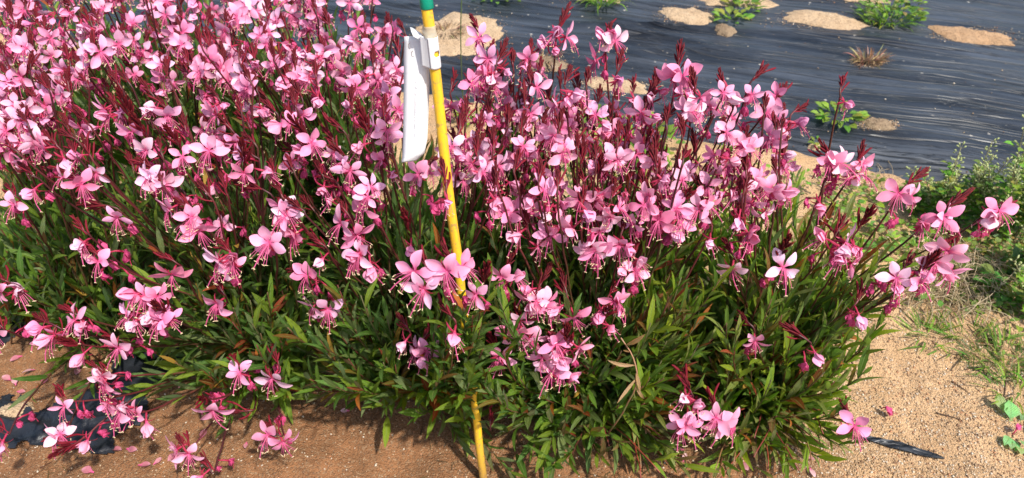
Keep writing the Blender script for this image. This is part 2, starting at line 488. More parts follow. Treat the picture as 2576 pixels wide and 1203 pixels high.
# soil lying in and around the holes of the film
def mound(name, px, py, w, h, mat, label, hgt=.012, seed=0, onfilm=True, rot=None, grp=None):
    c = P(px, py, .02 if onfilm else 0); dep = proj(c)[2]
    d = ray(px, py); el = math.atan2(-d.z, math.hypot(d.x, d.y))
    rx, ry = w / 2 / F * dep, h / 2 / F * dep / math.sin(el)
    a = ROW if rot is None else rot
    V = []; R = 26; A = 64
    for i in range(R + 1):
        for k in range(A):
            th = 2 * math.pi * k / A
            q = i / R * 1.06
            o = 1 + .42 * N(math.cos(th) * 1.4, math.sin(th) * 1.4, seed) + .16 * N(math.cos(th) * 5, math.sin(th) * 5, seed + 3) + .08 * N(math.cos(th) * 16, math.sin(th) * 16, seed + 3)
            u, v = math.cos(th) * rx * q * o, math.sin(th) * ry * q * o
            x, y = c.x + u * math.cos(a) - v * math.sin(a), c.y + u * math.sin(a) + v * math.cos(a)
            b = film_z(x, y) if onfilm else gz(x, y)
            z = b + hgt * (1 - q ** 3) - (.004 if q > 1.0 else 0) + (.0025 * N(x * 60, y * 60, seed) + .0016 * N(x * 200, y * 200, seed)) * min(1, (1.06 - q) * 6)
            V.append((x - c.x, y - c.y, z - c.z))
    ii = (np.arange(R)[:, None] * A + np.arange(A)[None, :]).ravel()
    kk = np.arange(R * A) % A; nxt = ii - kk + (kk + 1) % A
    Fq = np.stack([ii, nxt, nxt + A, ii + A], 1)
    o = obj(name, mesh_of(name, V, Fq, [mat]), label=label, category='sand patch')
    o.location = c
    if grp: o['group'] = grp
    return o
GS = 'sand patches in the holes of the plastic mulch'
mound('sand_patch', 1160, 95, 225, 95, m_sand, 'large pale sand patch with dark soil lumps just right of the yellow pole top', seed=1, grp=GS)
mound('sand_patch', 1480, 8, 215, 46, m_sand, 'pale sand patch behind the small grass tuft, cut by the picture top', seed=2, grp=GS)
mound('sand_patch', 1727, 62, 140, 34, m_sand, 'small pale oval sand patch between the grass tuft and the leafy weed', seed=3, grp=GS)
mound('sand_patch', 1835, 10, 180, 56, m_sand, 'pale sand patch behind the leafy weed with yellow soil lump', seed=4, grp=GS)
mound('sand_patch', 2066, 68, 215, 36, m_sand, 'long pale oval sand patch left of the bushy weed clump', seed=5, grp=GS)
mound('sand_patch', 2160, 6, 160, 22, m_sand, 'thin pale sand patch at the top edge above the bushy weed', seed=6, grp=GS)
mound('sand_patch', 2441, 100, 180, 40, m_sand_tan, 'tan oval sand patch furthest right on the plastic mulch', seed=7, grp=GS)
mound('sand_patch', 1545, 222, 185, 34, m_sand, 'pale flat sand patch just above the pink flower tops', seed=8, grp=GS)
mound('soil_patch', 1370, 167, 95, 36, m_sand_grey, 'greyish planting hole with dry grass left of the tallest flower spike', seed=9, hgt=.004, grp=GS)
mound('soil_patch', 2205, 326, 85, 20, m_sand_grey, 'gravelly grey soil patch beside the round leaved weed', seed=10, grp=GS)
mound('soil_patch', 1820, 98, 50, 20, m_sand_grey, 'small yellowish soil lump below the leafy weed', seed=11, grp=GS)
mound('soil_patch', 2180, 170, 66, 20, m_sand_dark, 'dark soil under the dry stump on the plastic mulch', seed=12, hgt=.003, grp=GS)
mound('sand_patch', 2055, 357, 36, 9, m_sand, 'tiny pale sand patch below the round leaved weed', seed=13, hgt=.005, grp=GS)
for (px, py, w, h, lb) in [(90, 880, 230, 90, 'brown soil heap in the shade over the torn plastic at far left'), (35, 1035, 90, 45, 'pale sand clod lying on the torn black plastic at far left'), (250, 970, 150, 50, 'brown soil spread on the torn plastic under a low flower stem')]:
    mound('soil_patch', px, py, w, h, m_soil if py != 1035 else m_sand, lb, hgt=.012 if px == 35 else .004, seed=px * .1, onfilm=False)

# grit: little stones on the soil
def stone_tpl(seed):
    r = random.Random(seed)
    V = [Vector((0, 0, 1)), Vector((0, 0, -1))] + [Vector((math.cos(k * math.pi / 2.5), math.sin(k * math.pi / 2.5), r.uniform(-.25, .35))) for k in range(5)]
    V = [v * r.uniform(.7, 1.15) for v in V]
    Fs = [(0, 2 + k, 2 + (k + 1) % 5) for k in range(5)] + [(1, 2 + (k + 1) % 5, 2 + k) for k in range(5)]
    return np.array([tuple(v) for v in V]), np.array(Fs)
ST = [stone_tpl(i) for i in range(6)]
def grit(name, n, region, smin, smax, zf, label):
    Vs = []; Fs = []; Ms = []; base = 0; cnt = 0
    while cnt < n:
        x, y = region()
        if x is None: continue
        cnt += 1
        tv, tf = ST[rnd.randrange(6)]
        s = smin * (smax / smin) ** (rnd.random() ** 2.2)
        a = rnd.random() * 6.28
        R = np.array([[math.cos(a), -math.sin(a), 0], [math.sin(a), math.cos(a), 0], [0, 0, 1]])
        v = (tv * [s, s * rnd.uniform(.6, 1), s * rnd.uniform(.45, .8)]) @ R.T + [x, y, zf(x, y) + s * .2]
        Vs.append(v); Fs.append(tf + base); Ms += [rnd.choices(range(5), [4, 3, 2, 2, 1])[0]] * 10; base += 7
    return obj(name, mesh_of(name, np.concatenate(Vs), np.concatenate(Fs), m_stone, Ms, smooth=False), kind='stuff', label=label)
def reg_right():
    px, py = rnd.uniform(1950, 2620), rnd.uniform(680, 1230)
    p = P(px, py); return p.x, p.y
def reg_front():
    px, py = rnd.uniform(-40, 2000), rnd.uniform(860, 1230)
    p = P(px, py); return p.x, p.y
def reg_back():
    s, t = rnd.uniform(-.6, 1.35), rnd.uniform(T0 - .5, T0 - .02)
    w = ES * s + ET * t; return w.x, w.y
grit('gravel', 20000, reg_right, .0006, .0026, gz, 'loose coarse grit on the dry sand at the right')
grit('gravel', 4500, reg_front, .0006, .0024, gz, 'grit in the brown soil at the front')
grit('gravel', 4000, reg_back, .0010, .0032, gz, 'grit on the sand strip behind the flowers')
def reg_film():
    s, t = rnd.uniform(-1.3, 1.9), rnd.uniform(T0 + .04, T0 + 1.5)
    w = ES * s + ET * t; return w.x, w.y
grit('gravel', 900, reg_film, .0010, .0032, lambda x, y: film_z(x, y) + .0005, 'sand grains and crumbs scattered over the black plastic')

# ------------------------------------------------------------------ leaf templates
def leaf_tpl(seed, wid=.17, droop=.25, fold=.35, teeth=.06, segs=9, round_=False):
    r = random.Random(seed)
    rows = []
    pos = Vector((0, 0, 0)); ang = r.uniform(.05, .2); dl = 1.0 / segs
    tw = r.uniform(-.25, .25)
    for i in range(segs + 1):
        t = i / segs
        if round_: w = wid * math.sin(math.pi * min(1, max(0, (t - .15) / .85)) ** .8) if t > .15 else wid * .08
        else: w = wid * (.10 + .90 * math.sin(math.pi * t ** 1.05) ** .85) * (1 - .25 * t) if t < .99 else .004
        if t < .99 and t > .1: w *= 1 + teeth * (1 if i % 2 else -1)
        e = fold * (1 - .3 * t)
        ta = tw * t
        up = Vector((0, -math.sin(ang), math.cos(ang)))
        for sgn in (-1, 0, 1):
            o = Vector((sgn * w, 0, 0)) + up * (abs(sgn) * w * e)
            o = Vector((o.x * math.cos(ta) + 0, o.y, o.z + o.x * math.sin(ta)))
            rows.append(pos + o)
        ang -= droop * (.3 + t) * r.uniform(.7, 1.3) / segs * 2.2
        pos = pos + Vector((0, math.cos(ang), math.sin(ang))) * dl
    V = np.array([tuple(v) for v in rows]); Fs = []; UV = []
    for i in range(segs + 1):
        for k in range(3): UV.append((k / 2, i / segs))
    for i in range(segs):
        for k in range(2):
            q = i * 3 + k; Fs.append((q, q + 1, q + 4, q + 3))
    return V, np.array(Fs), np.array(UV)
LT = [leaf_tpl(i, wid=w, droop=d) for i, (w, d) in enumerate([(.075, .15), (.085, .35), (.065, .1), (.10, .25), (.08, .5), (.07, -.15), (.09, .2), (.06, .3)])]
LM = [mesh_of('leaf', v, f_, [m_leaf], uv=u) for v, f_, u in LT]
def frame(y, up, s=1.0, roll=0.0, loc=(0, 0, 0)):
    y = Vector(y).normalized(); up = Vector(up)
    z = up - y * up.dot(y)
    z = z.normalized() if z.length > 1e-4 else y.orthogonal().normalized()
    x = y.cross(z)
    if roll:
        x, z = x * math.cos(roll) + z * math.sin(roll), z * math.cos(roll) - x * math.sin(roll)
    M = Matrix(((x.x * s, y.x * s, z.x * s, loc[0]), (x.y * s, y.y * s, z.y * s, loc[1]), (x.z * s, y.z * s, z.z * s, loc[2]), (0, 0, 0, 1)))
    return M
def joined_leaves(items, tpl=LT, mats=None, name='foliage'):
    Vs, Fs, Us, Cs = [], [], [], []; b = 0
    for M, ti, col in items:
        v, f_, u = tpl[ti]
        A = np.array(M)
        Vs.append(v @ A[:3, :3].T + A[:3, 3]); Fs.append(f_ + b); Us.append(u); Cs.append(np.tile(col, (len(v), 1))); b += len(v)
    return mesh_of(name, np.concatenate(Vs), np.concatenate(Fs), mats or [m_leaf_stuff], uv=np.concatenate(Us), col=np.concatenate(Cs))

# ------------------------------------------------------------------ petals, flowers, buds
def petal_tpl(seed, wid, curl, cup):
    r = random.Random(seed); segs = 8; W = 4
    rows = []; pos = Vector((0, 0, 0)); ang = r.uniform(0, .25)
    a1 = r.uniform(-.06, .06)
    for i in range(segs + 1):
        t = i / segs
        if t < .22: w = .05 + .05 * t
        else:
            q = (t - .22) / .78
            w = .061 + (wid - .061) * math.sin(math.pi * min(q ** .82, 1)) ** .95
            if i == segs: w = .035
        up = Vector((0, -math.sin(ang), math.cos(ang)))
        row = []
        for k in range(W + 1):
            u = (k / W - .5) * 2
            o = Vector((u * w + a1 * math.sin(t * 3), 0, 0)) + up * (cup * w * u * u + .05 * w * math.sin(u * 5 + seed + t * 5))
            row.append(pos + o)
        rows.append(row)
        ang += (-curl * (.2 + t)) * 1.6 / segs
        pos = pos + Vector((0, math.cos(ang), math.sin(ang))) / segs
    m = MB(); m.grid(rows); return m.mesh('petal', [m_petal])
PM = [petal_tpl(i, w, c, k) for i, (w, c, k) in enumerate([(.26, .35, .25), (.29, .15, .35), (.24, .6, .15), (.27, -.1, .45), (.30, .8, .2), (.25, .3, -.2), (.27, 1.2, .3), (.28, -.5, .3), (.22, .9, .1)])]
PM_CUP = [petal_tpl(20 + i, w, c, k) for i, (w, c, k) in enumerate([(.32, -.5, .6), (.30, -.3, .7), (.34, -.7, .5)])]

TUBE = .011
def flower_core(seed, sep=.013, droop=1.0):
    r = random.Random(seed); m = MB()
    m.tube([(0, 0, 0), (0, .0006, TUBE * .35), (0, .0004, TUBE * .75), (0, 0, TUBE)], [.0007, .0011, .0009, .0014], 6, 0)
    for k in range(4):       # sepals, swept back
        a = math.radians(45 + 90 * k + r.uniform(-20, 20)) if k else math.radians(200)
        d = Vector((math.cos(a), math.sin(a), 0)); L = sep * r.uniform(.8, 1.1); back = r.uniform(.2, 1.0)
        s_ = d.cross(Vector((0, 0, 1)))
        rows = []
        for i in range(5):
            t = i / 4
            c = Vector((0, 0, TUBE)) + d * (L * math.sin(t * 1.1) * .85) + Vector((0, 0, -back * L * t * t * .7))
            w = .0011 * (math.sin(math.pi * (.15 + .8 * t)) ** .8)
            rows.append([c - s_ * w, c + Vector((0, 0, .0004)), c + s_ * w])
        m.grid(rows, 0)
    for k in range(8):       # stamens hanging forward and down, with anthers; then the style
        a = (k - 3.5) / 3.5 * r.uniform(.35, .55) + r.uniform(-.08, .08); L = r.uniform(.011, .018)
        pts = []
        for i in range(5):
            t = i / 4
            pts.append(Vector((math.sin(a) * L * t, -math.cos(a) * L * t * (.35 + .6 * t) * droop, TUBE + L * .75 * math.sin(t * 1.5) * .6)))
        m.tube(pts, [.00036, .00032, .0003, .00028, .00026], 3, 1, False)
        e = pts[-1]; dd = Vector((r.uniform(-1, 1), r.uniform(-.6, .2), r.uniform(-.5, .8))).normalized() * .0018
        m.spindle(e - dd, e + dd, .00042, 4, 2)
    pts = [Vector((0, -.021 * t * (.4 + .6 * t) * droop, TUBE + .011 * math.sin(t * 1.5))) for t in (0, .25, .5, .75, 1)]
    m.tube(pts, .0005, 4, 1, False)
    e = pts[-1]
    for k in range(4):
        a = k * math.pi / 2 + .4
        dd = Vector((math.cos(a), math.sin(a) * .6 - .4, math.sin(a) * .5)) * .0016
        m.tube([e, e + dd], [.0005, .0004], 4, 2)
    return m.mesh('flower', [m_sepal, m_fil, m_anther])
FC = [flower_core(i) for i in range(6)]

def wilted(seed):
    r = random.Random(seed); m = MB()
    m.tube([(0, 0, 0), (0, -.001, .006), (0, -.004, .011)], [.0006, .0009, .0012], 5, 0)
    for k in range(3):
        a = r.uniform(-1, 1); rows = []
        for i in range(7):
            t = i / 6; w = .0035 * math.sin(math.pi * (.08 + .86 * t)) * r.uniform(.8, 1.2)
            c = Vector((a * .003 * t, -.004 - .013 * t + r.uniform(-1, 1) * .0008, .011 + .003 * math.sin(t * 3 + k)))
            rows.append([c + Vector((w * u, 0, .0016 * math.sin(u * 4 + i + k))) for u in (-1, -.4, .2, 1)])
        m.grid(rows, 1)
    for k in range(3):
        m.tube([(0, -.004, .011), (r.uniform(-.004, .004), -.012, .013), (r.uniform(-.007, .007), -.02, .012)], .0004, 3, 0, False)
    return m.mesh('wilted_flower', [m_sepal, m_wilt])
WM = [wilted(i) for i in range(4)]

def bud_cluster(seed):
    """unit length along +Y"""
    r = random.Random(seed); m = MB()
    m.tube([(0, 0, 0), (.01, .35, 0), (0, .75, .01), (0, .9, 0)], [.026, .024, .02, .015], 5, 0)
    n = 22
    for i in range(n):
        t = i / (n - 1)
        y = .02 + .80 * t ** .75; a = i * 2.4 + r.uniform(-.3, .3)
        L = (.36 * (1 - t) + .15) * r.uniform(.8, 1.15); sp = (.30 * (1 - t) ** .7 + .20) * r.uniform(.5, 1.3)
        d = Vector((math.cos(a) * math.sin(sp), math.cos(sp), math.sin(a) * math.sin(sp)))
        b = Vector((math.cos(a) * .02, y, math.sin(a) * .02))
        m.spindle(b, b + d * L, (.026 * (1 - t) + .026) * r.uniform(.8, 1.1), 5, 1 if (t < .18 and r.random() < .5) else 0, .6)
    return m.mesh('bud_cluster', [m_bud, m_budlong])
BC = [bud_cluster(i) for i in range(7)]
def long_bud(seed):
    r = random.Random(seed); m = MB(); c = r.uniform(-.12, .12)
    m.tube([(0, 0, 0), (c * .3, .2, 0), (c, .42, 0), (c * .9, .7, 0), (c * .4, .92, 0), (0, 1, 0)], [.022, .028, .045, .062, .045, .01], 6, 0, False)
    return m.mesh('bud', [m_budlong])
LB = [long_bud(i) for i in range(4)]
def pod_mesh():
    m = MB(); m.spindle((0, 0, 0), (0, 1, 0), .16, 5, 0); return m.mesh('seed_pod', [m_bud])

PINKS = [(.88, .33, .51), (.88, .38, .56), (.89, .45, .62), (.86, .28, .46), (.90, .56, .70), (.88, .35, .53), (.88, .42, .59)]
def add_flower(parent, p, axis_, scale, mode, lite=False):
    """axis_: outward direction; the flower's up is the world's up"""
    ax = Vector(axis_).normalized()
    up = Vector((0, 0, 1)) + Vector((rnd.uniform(-.5, .5), rnd.uniform(-.3, .3), 0))
    y = up - ax * up.dot(ax)
    y = y.normalized() if y.length > .05 else ax.orthogonal().normalized()
    x = y.cross(ax)
    s = scale
    o = bpy.data.objects.new('flower', rnd.choice(FC)); C.objects.link(o); o.parent = parent
    o.matrix_local = Matrix(((x.x * s, y.x * s, ax.x * s, p.x), (x.y * s, y.y * s, ax.y * s, p.y), (x.z * s, y.z * s, ax.z * s, p.z), (0, 0, 0, 1)))
    col = rnd.choice(PINKS)
    col = tuple(min(.92, c * rnd.uniform(.95, 1.06)) for c in col)
    if mode == 'open': angs = [-88, -32, 32, 88]; tilt = rnd.uniform(.05, .35); L = .0185
    elif mode == 'wide': angs = [-112, -38, 38, 112]; tilt = rnd.uniform(-.1, .2); L = .019
    else: angs = [-70, -20, 25, 75]; tilt = rnd.uniform(.9, 1.2); L = .0175
    for a in angs:
        ar = math.radians(a + rnd.uniform(-13, 13)); tl = tilt + rnd.uniform(-.22, .28)
        q = bpy.data.objects.new('petal', rnd.choice(PM_CUP if mode == 'cup' else PM)); C.objects.link(q); q.parent = o
        Ls = L * rnd.uniform(.86, 1.1)
        q.matrix_local = Matrix.Translation((0, 0, TUBE)) @ Matrix.Rotation(-ar, 4, 'Z') @ Matrix.Rotation(tl, 4, 'X') @ Matrix.Rotation(rnd.uniform(-.3, .3), 4, 'Y') @ Matrix.Scale(Ls, 4)
        q.color = (*col, 1)
    return o

# ------------------------------------------------------------------ the gaura plants
PL = [  # x, y in units of K, label
 (-1.02, 1.04, 'gaura plant cut by the left picture edge, dark shaded leaves with few flowers'),
 (.44, .86, 'gaura plant at the right end of the bed, its stems leaning out over bare sand'),
 (.58, 1.02, 'gaura plant at the back right corner, with one tall lone spike against the black plastic'),
 (.14, .88, 'gaura plant just right of the yellow pole, full pink clusters hanging at its front'),
 (.28, 1.12, 'gaura plant behind the right of the pole, crowded with upright pink spikes'),
 (-.16, .92, 'gaura plant left of the pole foot, mostly dark green leaves above brown soil'),
 (-.02, 1.16, 'gaura plant behind the pole, its tallest spike rising over the dry planting hole'),
 (-.46, .96, 'gaura plant with low stems sprawling over the torn black plastic at lower left'),
 (-.33, 1.24, 'gaura plant whose flowers stand directly left of the white tag'),
 (-.80, 1.00, 'gaura plant at the left picture edge above the shaded film, sparsely flowered'),
 (-.66, 1.30, 'gaura plant in the middle of the left side, pink clusters over long green leaves'),
 (-1.02, 1.34, 'gaura plant at the left edge with pale pink clusters leaning left'),
 (-.44, 1.52, 'rearmost gaura plant left of the pole top, its flowers edging the black plastic'),
 (-.78, 1.66, 'gaura plant at the top edge of the picture in the dense pink mass'),
 (-1.14, 1.70, 'gaura plant in the top left corner, pale blossoms packed together'),
]
plants = []
for x, y, lb in PL:
    c = Vector((x * K, y * K, 0)); c.z = gz(c.x, c.y)
    e = empty('gaura_plant', c, label=lb, category='flowering plant', group='pink gaura plants in the flower bed')
    plants.append(dict(o=e, c=c, leaves=[], nf=0))

def nearest(p, back=.06):
    best, bd = None, 1e9
    for q in plants:
        d = math.hypot(q['c'].x - p.x * .97, (q['c'].y - (p.y + back)) * 1.0)
        if d < bd: bd, best = d, q
    return best

def bez(p0, p1, p2, p3, n):
    out = []
    for i in range(n + 1):
        t = i / n; a = 1 - t
        out.append(p0 * a ** 3 + p1 * (3 * a * a * t) + p2 * (3 * a * t * t) + p3 * t ** 3)
    return out
GREENS = [(.065, .145, .022), (.08, .165, .024), (.04, .10, .024), (.085, .15, .020), (.075, .125, .05), (.12, .20, .028), (.055, .13, .034), (.10, .15, .08)]
def leafcol(kind, p):
    r = rnd.random()
    if kind == 'top' and r < .30: c = rnd.choice([(.10, .055, .018), (.13, .05, .02), (.09, .075, .015), (.16, .035, .02)])
    elif r < .04: c = rnd.choice([(.28, .10, .03), (.30, .20, .05), (.22, .05, .03)])
    elif kind == 'low' and r < .22: c = rnd.choice([(.11, .13, .07), (.13, .15, .09), (.12, .09, .05), (.15, .10, .06)])
    else: c = rnd.choice(GREENS)
    if p.x > .15 and c in GREENS: c = (c[0] * 1.4, c[1] * 1.22, c[2] * .9)
    k_ = rnd.uniform(.95, 1.6)
    return (c[0] * k_ * 1.22, c[1] * k_ * 1.05, c[2] * k_ * .85)
def put_leaves(pl, path, t0, t1, gap, L0, L1, kind='mid', spread=.85):
    """leaves in a loose spiral along the path; stored in plant space"""
    n = len(path) - 1
    length = sum((path[i + 1] - path[i]).length for i in range(n))
    k = max(2, int(length * (t1 - t0) / gap)); a = rnd.random() * 6.28
    for j in range(k):
        t = t0 + (t1 - t0) * (j + rnd.uniform(-.3, .3)) / k
        t = min(max(t, .01), .999); i = min(int(t * n), n - 1); f_ = t * n - i
        p = path[i].lerp(path[i + 1], f_); tg = (path[i + 1] - path[i]).normalized()
        a += 2.4 + rnd.uniform(-.4, .4)
        u = tg.orthogonal().normalized(); v = tg.cross(u)
        out = u * math.cos(a) + v * math.sin(a)
        sp = spread * rnd.uniform(.65, 1.25)
        d = tg * math.cos(sp) + out * math.sin(sp) + Vector((0, 0, .12))
        L = (L0 + (L1 - L0) * (t - t0) / (t1 - t0 + 1e-6)) * rnd.uniform(.55, 1.25)
        up = (tg * .9 - out * .3 + Vector((0, 0, .8))).normalized()
        pl['leaves'].append((frame(d, up, L, rnd.uniform(-.7, .7), p), rnd.randrange(len(LT)), leafcol(kind, p + pl['c'])))

def stem_mesh(path, r0, r1, name='stem', kinks=True):
    m = MB(); n = len(path)
    pts = [p.copy() for p in path]
    if kinks:
        for i in range(2, n - 1): pts[i] += Vector((rnd.uniform(-1, 1), rnd.uniform(-1, 1), 0)) * .0012
    m.tube(pts, [r0 + (r1 - r0) * i / (n - 1) for i in range(n)], 5, 0)
    return m.mesh(name, [m_stem])

STEMC = [(.085, .012, .014), (.055, .010, .012), (.11, .018, .02), (.07, .02, .013)]
def flower_stem(px, py, nfl, z=None, tip=None, pl=None, hot=False, size=1.0, leafy=True, tiplen=None, jitter=.0):
    z = shell(py) if z is None else z * K
    c = P(px, py, z)
    if pl is None: pl = nearest(c)
    org = pl['c']
    base = Vector((rnd.uniform(-.05, .05), rnd.uniform(-.05, .04), -.004))
    cl = c - org
    hv = Vector((cl.x - base.x, cl.y - base.y, 0))
    ht = max(cl.z, .05)
    low = ht < .5 * hv.length
    p1 = base + hv * (.25 if not low else .3) + Vector((0, 0, max(ht * .45, .05)))
    p2 = cl - (hv * (.22 if not low else .3)) - Vector((0, 0, ht * (.30 if not low else -.05)))
    path = bez(base, p1, p2, cl, 14)
    tg = (path[-1] - path[-3]).normalized()
    if tip is not None:
        dep = proj(c)[2]
        T = PD(tip[0], tip[1], dep + rnd.uniform(-.005, .01)) - org
        if (T - cl).length < .03: T = cl + (T - cl).normalized() * .03
    else:
        L = tiplen or rnd.uniform(.038, .062)
        d = (tg + Vector((rnd.uniform(-.25, .25), rnd.uniform(-.2, .2), .35))).normalized()
        T = cl + d * L
    # raceme axis: from just under the flowers to the tip
    q = bez(cl, cl + tg * (T - cl).length * .35, cl.lerp(T, .7), T, 5)[1:]
    full = path + q
    s = obj('stem', stem_mesh(full[:-1], rnd.uniform(.0015, .0019), .00105), pl['o'])
    s.color = (*rnd.choice(STEMC), 1)
    TL = (T - cl).length
    bl = min(max(TL * .85, .028), .046) * rnd.uniform(.9, 1.1)
    b = bpy.data.objects.new('bud_cluster', rnd.choice(BC)); C.objects.link(b); b.parent = pl['o']
    td = (T - full[-3]).normalized()
    b.matrix_local = frame(td, (rnd.uniform(-1, 1), -1, .3), bl, rnd.uniform(0, 6), T - td * bl * .86) @ Matrix.Diagonal((.72, 1, .72, 1))
    # elongated buds on the axis between flowers and tip
    for k in range(rnd.choice([2, 3, 4, 4])):
        t = rnd.uniform(.0, .62); p = cl.lerp(T, t)
        u = td.orthogonal().normalized(); v = td.cross(u); a = rnd.random() * 6.28
        d = td * rnd.uniform(.6, 1.1) + (u * math.cos(a) + v * math.sin(a)) * rnd.uniform(.15, .6)
        lb = bpy.data.objects.new('bud', rnd.choice(LB)); C.objects.link(lb); lb.parent = pl['o']
        lb.matrix_local = frame(d, (0, 0, 1), rnd.uniform(.013, .023) * size, rnd.random() * 6, p)
    # open flowers
    for k in range(nfl):
        off = (rnd.random() - .5) * (.008 + .009 * nfl)
        p = cl + (td if off > 0 else -tg * -1) * off
        base_a = -math.pi / 2 + ((k + .5) / nfl - .5) * (2.2 if nfl > 1 else .9) + rnd.uniform(-.4, .4)
        # face outward and mostly towards the open, lit front side
        ax = Vector((math.cos(base_a), math.sin(base_a), rnd.uniform(-.35, .75)))
        if px < 1100: ax += Vector((-.25, 0, 0))
        mode = rnd.choices(['open', 'wide', 'cup'], [4, 3, 3])[0]
        add_flower(pl['o'], p, ax, rnd.uniform(.80, 1.20) * size, mode)
        pl['nf'] += 1
    # spent flowers and pods below
    for k in range(rnd.choice([0, 1, 2, 2, 3]) if nfl else 0):
        p = cl - tg * rnd.uniform(.004, .03); a = rnd.random() * 6.28
        w = bpy.data.objects.new('wilted_flower', rnd.choice(WM)); C.objects.link(w); w.parent = pl['o']
        w.matrix_local = frame(Vector((0, 0, 1)) + tg * .3, Vector((math.cos(a), math.sin(a), 0)), rnd.uniform(.8, 1.1) * size, 0, p)
    if leafy: put_leaves(pl, path, .10, .76, .0125, .072, .036, 'mid', .5)
    return c

# clusters read off the photograph: x, y, open flowers, (tip x, tip y), height
T_ = None
CL = [
 (300,290,3,(275,235)),(345,325,1,T_),(435,295,3,(400,250)),(590,345,2,(560,305)),(155,380,2,(110,330)),(45,350,3,(15,300)),
 (235,405,2,(215,360)),(385,365,1,T_),(535,375,2,(600,350)),(465,390,1,T_),(560,265,3,(520,215)),(655,410,2,(600,370)),
 (95,450,1,(60,420)),(205,460,2,(160,430)),(45,500,1,(20,470)),(400,440,4,(350,400)),(310,535,1,(200,510)),(490,540,4,(440,500)),
 (620,430,1,T_),(750,320,3,(715,265)),(790,370,2,T_),(765,265,2,(730,200)),(880,410,2,(840,370)),(940,370,1,T_),(720,505,1,(690,460)),
 (750,555,3,(700,500)),(925,490,4,(900,430)),(885,560,2,(850,500)),(690,500,0,(590,455)),(575,500,0,(555,440)),
 (230,600,1,(205,570)),(262,650,1,(215,620)),(25,715,3,(-20,680)),(690,605,2,(640,600)),(595,655,4,(545,600)),(825,630,1,(790,600)),
 (925,625,3,(890,570)),(1035,590,1,T_),(455,670,1,(420,650)),(390,735,5,(320,740)),(375,790,4,(310,790)),(435,800,2,T_),
 (160,830,3,(85,790)),(205,795,2,(150,770)),(230,870,1,T_),(310,860,1,(285,850)),(790,690,1,(740,680)),(805,755,2,(770,700)),
 (565,745,1,(545,705)),(1080,700,3,(1062,640)),(1145,680,2,(1120,630)),(1210,725,1,T_),(1270,695,2,(1290,640)),(1148,815,1,(1120,780)),
 (1035,840,1,(1000,790)),(1060,870,3,(1085,815)),(1350,745,5,(1385,665)),(1432,760,2,(1410,680)),(1315,825,5,(1300,780)),
 (1375,875,6,(1395,820)),(1402,930,3,(1385,870)),(1430,870,2,T_),(1520,760,3,(1545,725)),(1520,805,1,T_),(1590,665,3,(1600,610)),
 (1500,590,3,(1490,540)),(1560,600,2,(1575,545)),(1330,590,2,(1320,520)),(1280,555,2,(1265,500)),(1390,575,2,(1370,520)),
 (1670,545,2,(1650,480)),(1700,530,2,T_),(1790,580,1,(1770,520)),(1850,655,1,(1830,620)),(1870,580,1,(1860,530)),(1895,830,1,(1875,805)),
 (2040,868,1,(1965,815)),(1740,1000,2,(1730,975)),(1722,1060,2,(1760,1015)),(1805,1045,3,(1790,1000)),(2095,600,3,(2115,560)),
 (2120,640,2,(2105,590)),(2150,590,1,T_),(2350,545,3,(2442,478)),(2265,485,2,(2332,425)),(2490,530,3,(2545,505)),(2385,640,2,(2410,575)),
 (2340,655,2,(2390,600)),(2258,690,3,(2300,640)),(2290,712,1,T_),(2148,770,1,(2160,745)),(2142,1062,1,(2128,1035)),(2068,482,1,(2085,445)),
 (1955,665,1,T_),(2150,420,3,(2168,368)),(2090,410,2,(2070,370)),(1400,90,4,(1432,12)),(1520,115,4,(1532,78)),(1212,92,1,(1183,38)),
 (1550,190,1,(1560,150)),(1422,228,3,(1432,180)),(1700,205,3,(1712,105)),(1815,240,3,(1810,175)),(1885,215,1,(1930,165)),
 (1935,270,4,(1978,210)),(1985,300,2,(2030,262)),(1240,190,3,(1275,100)),(712,1095,2,(678,1072)),(482,1130,2,(450,1098)),
 (540,1185,1,(520,1160)),(278,940,3,(240,920)),(345,1042,4,(300,1010)),(275,1002,1,(255,980)),(178,1010,1,(150,985)),
 (170,1085,2,(112,1103)),(25,1090,1,(-5,1070)),(702,930,1,(690,885)),(615,930,1,(590,905)),(222,1092,1,T_),(15,830,1,(-10,800)),
 (540,1002,1,T_),(1255,885,1,(1240,860)),(1230,1080,0,(1232,1062)),(700,985,0,(690,965)),(640,1030,0,(570,1035)),
 (1270,470,2,(1240,395)),(1150,390,2,(1140,330)),(1125,490,1,(1110,400)),(1060,440,2,(1100,395)),(1390,500,2,(1380,430)),
 (1480,490,2,(1450,420)),(1500,480,1,T_),(1840,470,3,(1850,410)),(1905,510,2,(1900,455)),(1770,515,2,(1750,440)),
 (1745,245,3,(1742,185)),(1640,345,2,(1700,270)),
]
TALL = {(2110, 240): .64}
for e in CL:
    px, py, n, tip = e
    z = None
    if (px, py) in {(1125, 490), (1145, 680), (1148, 815), (1080, 700), (1210, 725)}: z = shell(py) / K + .085
    if py < 260 and px > 1130: z = .62
    flower_stem(px, py, n, z, tip, size=1.42 if (px > 1700 and py > 990 and px < 1900) else (1.18 if py > 520 else 1.04))
# the lone tall spike against the film
flower_stem(2112, 243, 1, .60, (2118, 208), pl=plants[2], leafy=False)

